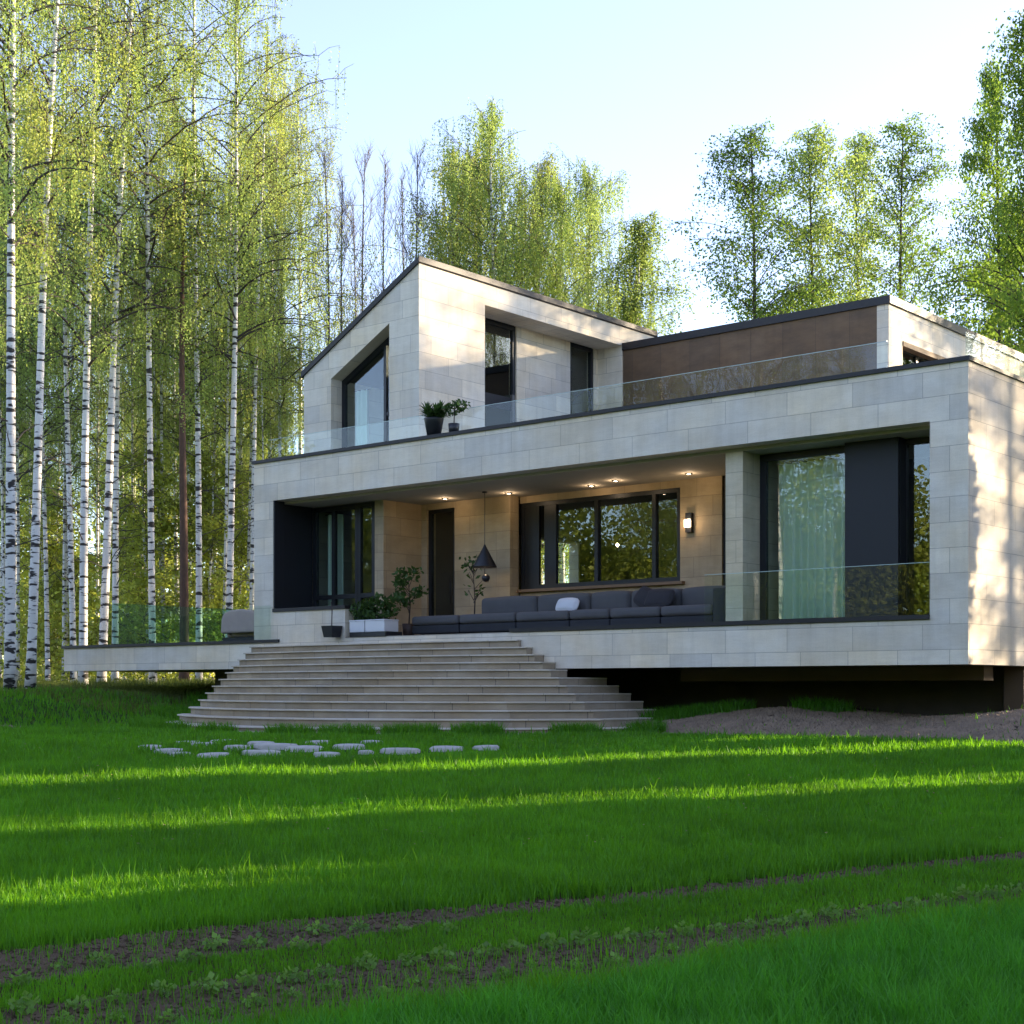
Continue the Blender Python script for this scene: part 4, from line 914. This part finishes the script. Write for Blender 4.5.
part('stem', MB().tube([(-14.53, -.2, ZD+.2), (-14.52, -.2, ZD+.6), (-14.54, -.2, ZD+.78)], .012, 6), M['bark_dark'], pt)
def small_tree(name, lb, x, y, h, seed, nleaf, pot_r, ls, spread_, pm):
    t = hthing(name, lb, 'potted plant', (x, y, ZD)); rd_ = random.Random(seed)
    part('pot', MB().lathe([(.001, 0), (pot_r*.8, 0), (pot_r, .3), (pot_r*.92, .3), (pot_r*.88, .24), (.001, .24)], (x, y, ZD), 18), M[pm], t, True)
    tr = MB(); gr = []
    tr.tube([(x, y, ZD+.24), (x+.04, y, ZD+.5*h), (x-.02, y, ZD+h*.9)], [.018, .014, .006], 6)
    for i in range(14):
        z = ZD+h*rd_.uniform(.45, 1); a_ = rd_.uniform(0, 6.28); L_ = spread_*rd_.uniform(.4, 1)
        e = (x+math.cos(a_)*L_, y+math.sin(a_)*L_*.7, z+.12); tr.tube([(x, y, z-.12), e], [.008, .004], 4)
        gr.append(foliage(e, int(nleaf/14), .16, .16, .13, ls, seed*50+i))
    part('stem', tr, M['bark_dark'], t, True); addleaf(t, gr); return t
small_tree('potted_tree', 'leafy potted tree in the corner left of the entrance door', -13.28, .95, 1.45, 3, 420, .15, .13, .38, 'terracotta')
small_tree('twiggy_plant', 'thin twiggy plant with few leaves between door and pendant lamp', -12.25, 1.95, 1.65, 4, 70, .13, .13, .26, 'black_pot')
tb = hthing('side_table', 'small black side table at the left end of the sofa backs', 'table', (-11.4, 2.1, ZD))
part('table_top', MB().box(-11.75, -11.2, 1.95, 2.25, ZD+.56, ZD+.61), M['black_pot'], tb)
for a in (-11.72, -11.26):
    for y in (1.98, 2.18): part('leg', MB().box(a, a+.03, y, y+.03, ZD, ZD+.56), M['metal'], tb)
rp = hthing('roof_plant_pot', 'round black pot with spiky green plants on the roof parapet', 'potted plant', (-11.75, .12, zt+.07))
RC = (-11.75, .12)
part('pot', MB().lathe([(.001, 0), (.145, 0), (.205, .33), (.215, .37), (.185, .37), (.18, .31), (.001, .31)], (RC[0], RC[1], zt+.07), 22), M['black_pot'], rp, True)
def spiky(c, n, L_, seed, up_=.5):
    rg = np.random.default_rng(seed); a_ = rg.uniform(0, 6.28, n); el = rg.uniform(.1, 1.5, n); Lr = L_*rg.uniform(.6, 1.1, n)
    d = np.stack([np.cos(a_)*np.cos(el), np.sin(a_)*np.cos(el), np.sin(el)], 1); s_ = np.cross(d, [0, 0, 1.0]); s_ /= np.linalg.norm(s_, axis=1, keepdims=True)+1e-6
    b0 = np.array(c)+d*.02; m_ = b0+d*(Lr*.55)[:, None]; t_ = b0+d*Lr[:, None]-np.array([0, 0, 1])*(Lr*.18)[:, None]
    q1 = np.stack([b0-s_*.012, b0+s_*.012, m_+s_*.026, m_-s_*.026], 1); q2 = np.stack([m_-s_*.026, m_+s_*.026, t_+s_*.002, t_-s_*.002], 1)
    return np.concatenate([q1, q2]), rg.uniform(0, 1, 2*n)
sg = []
for i in range(9):
    a_ = i*2.4; sg.append(spiky((RC[0]+.15*math.cos(a_), RC[1]+.15*math.sin(a_), zt+.40+.022*i), 40, .27, 60+i))
addleaf(rp, sg)
rp2 = hthing('roof_leafy_plant', 'small leafy plant right of the round pot on the roof parapet', 'plant', (-11.2, .14, zt+.07))
part('pot', MB().lathe([(.001, 0), (.10, 0), (.12, .2), (.10, .2), (.001, .17)], (-11.2, .14, zt+.071), 16), M['black_pot'], rp2, True)
part('stem', MB().tube([(-11.2, .14, zt+.2), (-11.18, .14, zt+.62)], .012, 6), M['bark_dark'], rp2)
addleaf(rp2, [foliage((-11.25, .14, zt+.58), 120, .22, .2, .14, .11, 8), foliage((-11.02, .14, zt+.64), 90, .2, .2, .12, .11, 9)])
# pendant lamp
pd = hthing('pendant_lamp', 'black conical pendant lamp hanging over the porch with small dark globe below', 'pendant lamp', (-11.62, 1.6, 5.1))
PC = (-11.62, 1.6)
part('cable', MB().tube([(PC[0], PC[1], 5.118), (PC[0], PC[1], 3.9)], .007, 6), M['metal'], pd)
part('ceiling_rose', MB().lathe([(.001, -.03), (.06, -.03), (.06, 0), (.001, 0)], (PC[0], PC[1], 5.119), 16), M['metal'], pd)
part('lamp_shade', MB().lathe([(.015, .50), (.03, .46), (.255, .03), (.262, 0), (.245, .02), (.02, .44)], (PC[0], PC[1], 3.47), 28), M['black_pot'], pd, True)
part('globe', MB().tube([(PC[0], PC[1], 3.60), (PC[0], PC[1], 3.32)], .008, 6).lathe([(.001,-.09),(.05,-.075),(.085,-.03),(.09,0),(.08,.04),(.04,.075),(.001,.085)], (PC[0]+.03, PC[1], 3.24), 18), M['black_pot'], pd, True)
part('bulb', MB().lathe([(.001, -.03), (.03, 0), (.001, .03)], (PC[0], PC[1], 3.56), 10), M['bulb'], pd, True)
point(W(PC[0], PC[1]+.0, 3.50), 1.2)
# sconce
sc_ = part('wall_lamp', MB().box(-7.16, -7.02, WB-.10, WB-.001, 4.02, 4.42), M['metal'], house, label='small black wall lamp right of the main window, lit')
part('bulb', MB().box(-7.15, -7.03, WB-.15, WB-.101, 4.13, 4.28), M['bulb'], sc_)
point(W(-7.1, WB-.25, 4.2), .8)
# interior globe lamp seen in window
part('bulb', MB().lathe([(.001, -.05), (.045, 0), (.001, .05)], (-10.9, 5.5, 4.2), 10), M['bulb'], house, label='small hanging lamp glowing inside')
# curtains
def curtain(x_a, x_b, y, z0, z1, lb, n=None):
    c = hthing('curtain', lb, 'curtain', ((x_a+x_b)/2, y, z0)); n = int((x_b-x_a)*60); vs = []; fs = []
    for i in range(n+1):
        x = x_a+(x_b-x_a)*i/n; yy = y+.075*math.sin(x*38+.8*math.sin(x*7))+.015*math.sin(x*90)
        vs += [(x, yy, z0), (x, yy, z1)]
    for i in range(n): fs.append((2*i, 2*i+2, 2*i+3, 2*i+1))
    part('drape', MB().add(vs, fs), M['curtain'], c, True); part('rod', MB().tube([(x_a-.05, y, z1+.01), (x_b+.05, y, z1+.01)], .012, 6), M['metal'], c); return c
curtain(-4.15, -2.45, 1.25, ZD+.05, 4.95, 'pale green pleated curtain behind the tall right window')
curtain(-16.5, -16.02, 1.5, ZD+.05, 4.95, 'narrow pale curtain gathered in the left porch window')
curtain(-16.2, -15.75, 2.15, 5.95, 7.95, 'narrow pale curtain in the slanted gable window')
# ------------------------------------------------------------------ light, sky, camera
EL = 12.5; AZ = math.atan2(SUN.x, SUN.y)
w = bpy.data.worlds.new('World'); scene.world = w; w.use_nodes = True; nt = w.node_tree
sky = nt.nodes.new('ShaderNodeTexSky'); sky.sky_type = 'NISHITA'; sky.sun_disc = False; sky.sun_elevation = R(EL); sky.sun_rotation = AZ
sky.air_density = 1.0; sky.dust_density = .5; sky.ozone_density = 3.0
bg = nt.nodes['Background']; hs = nt.nodes.new('ShaderNodeHueSaturation'); hs.inputs['Saturation'].default_value = .80; hs.inputs['Hue'].default_value = .519; nt.links.new(sky.outputs[0], hs.inputs['Color']); nt.links.new(hs.outputs[0], bg.inputs[0]); bg.inputs[1].default_value = .135
s = bpy.data.lights.new('sun', 'SUN'); s.energy = 3.9; s.angle = R(.5); s.color = (1, .80, .54)
so = bpy.data.objects.new('sun', s); COL.objects.link(so)
d = Vector((SUN.x*math.cos(R(EL)), SUN.y*math.cos(R(EL)), math.sin(R(EL)))); so.rotation_euler = d.to_track_quat('Z', 'Y').to_euler(); so.location = d*60
cam = bpy.data.cameras.new('camera'); co = bpy.data.objects.new('camera', cam); COL.objects.link(co)
co.location = (0, 0, CAMZ); co.rotation_euler = (R(90), 0, 0); cam.lens = F/1024*36; cam.sensor_width = 36; cam.shift_y = 176/1024; cam.clip_end = 2000; cam.clip_start = .05
scene.camera = co
vs = scene.view_settings; scene.display_settings.display_device = 'sRGB'; vs.view_transform = 'Standard'; vs.look = 'None'; vs.gamma = 1; vs.exposure = 2.15
cy = scene.cycles; cy.max_bounces = 8; cy.transparent_max_bounces = 16; cy.diffuse_bounces = 6; cy.glossy_bounces = 4; cy.sample_clamp_indirect = 6; cy.use_denoising = True
cy.caustics_reflective = False; cy.caustics_refractive = False
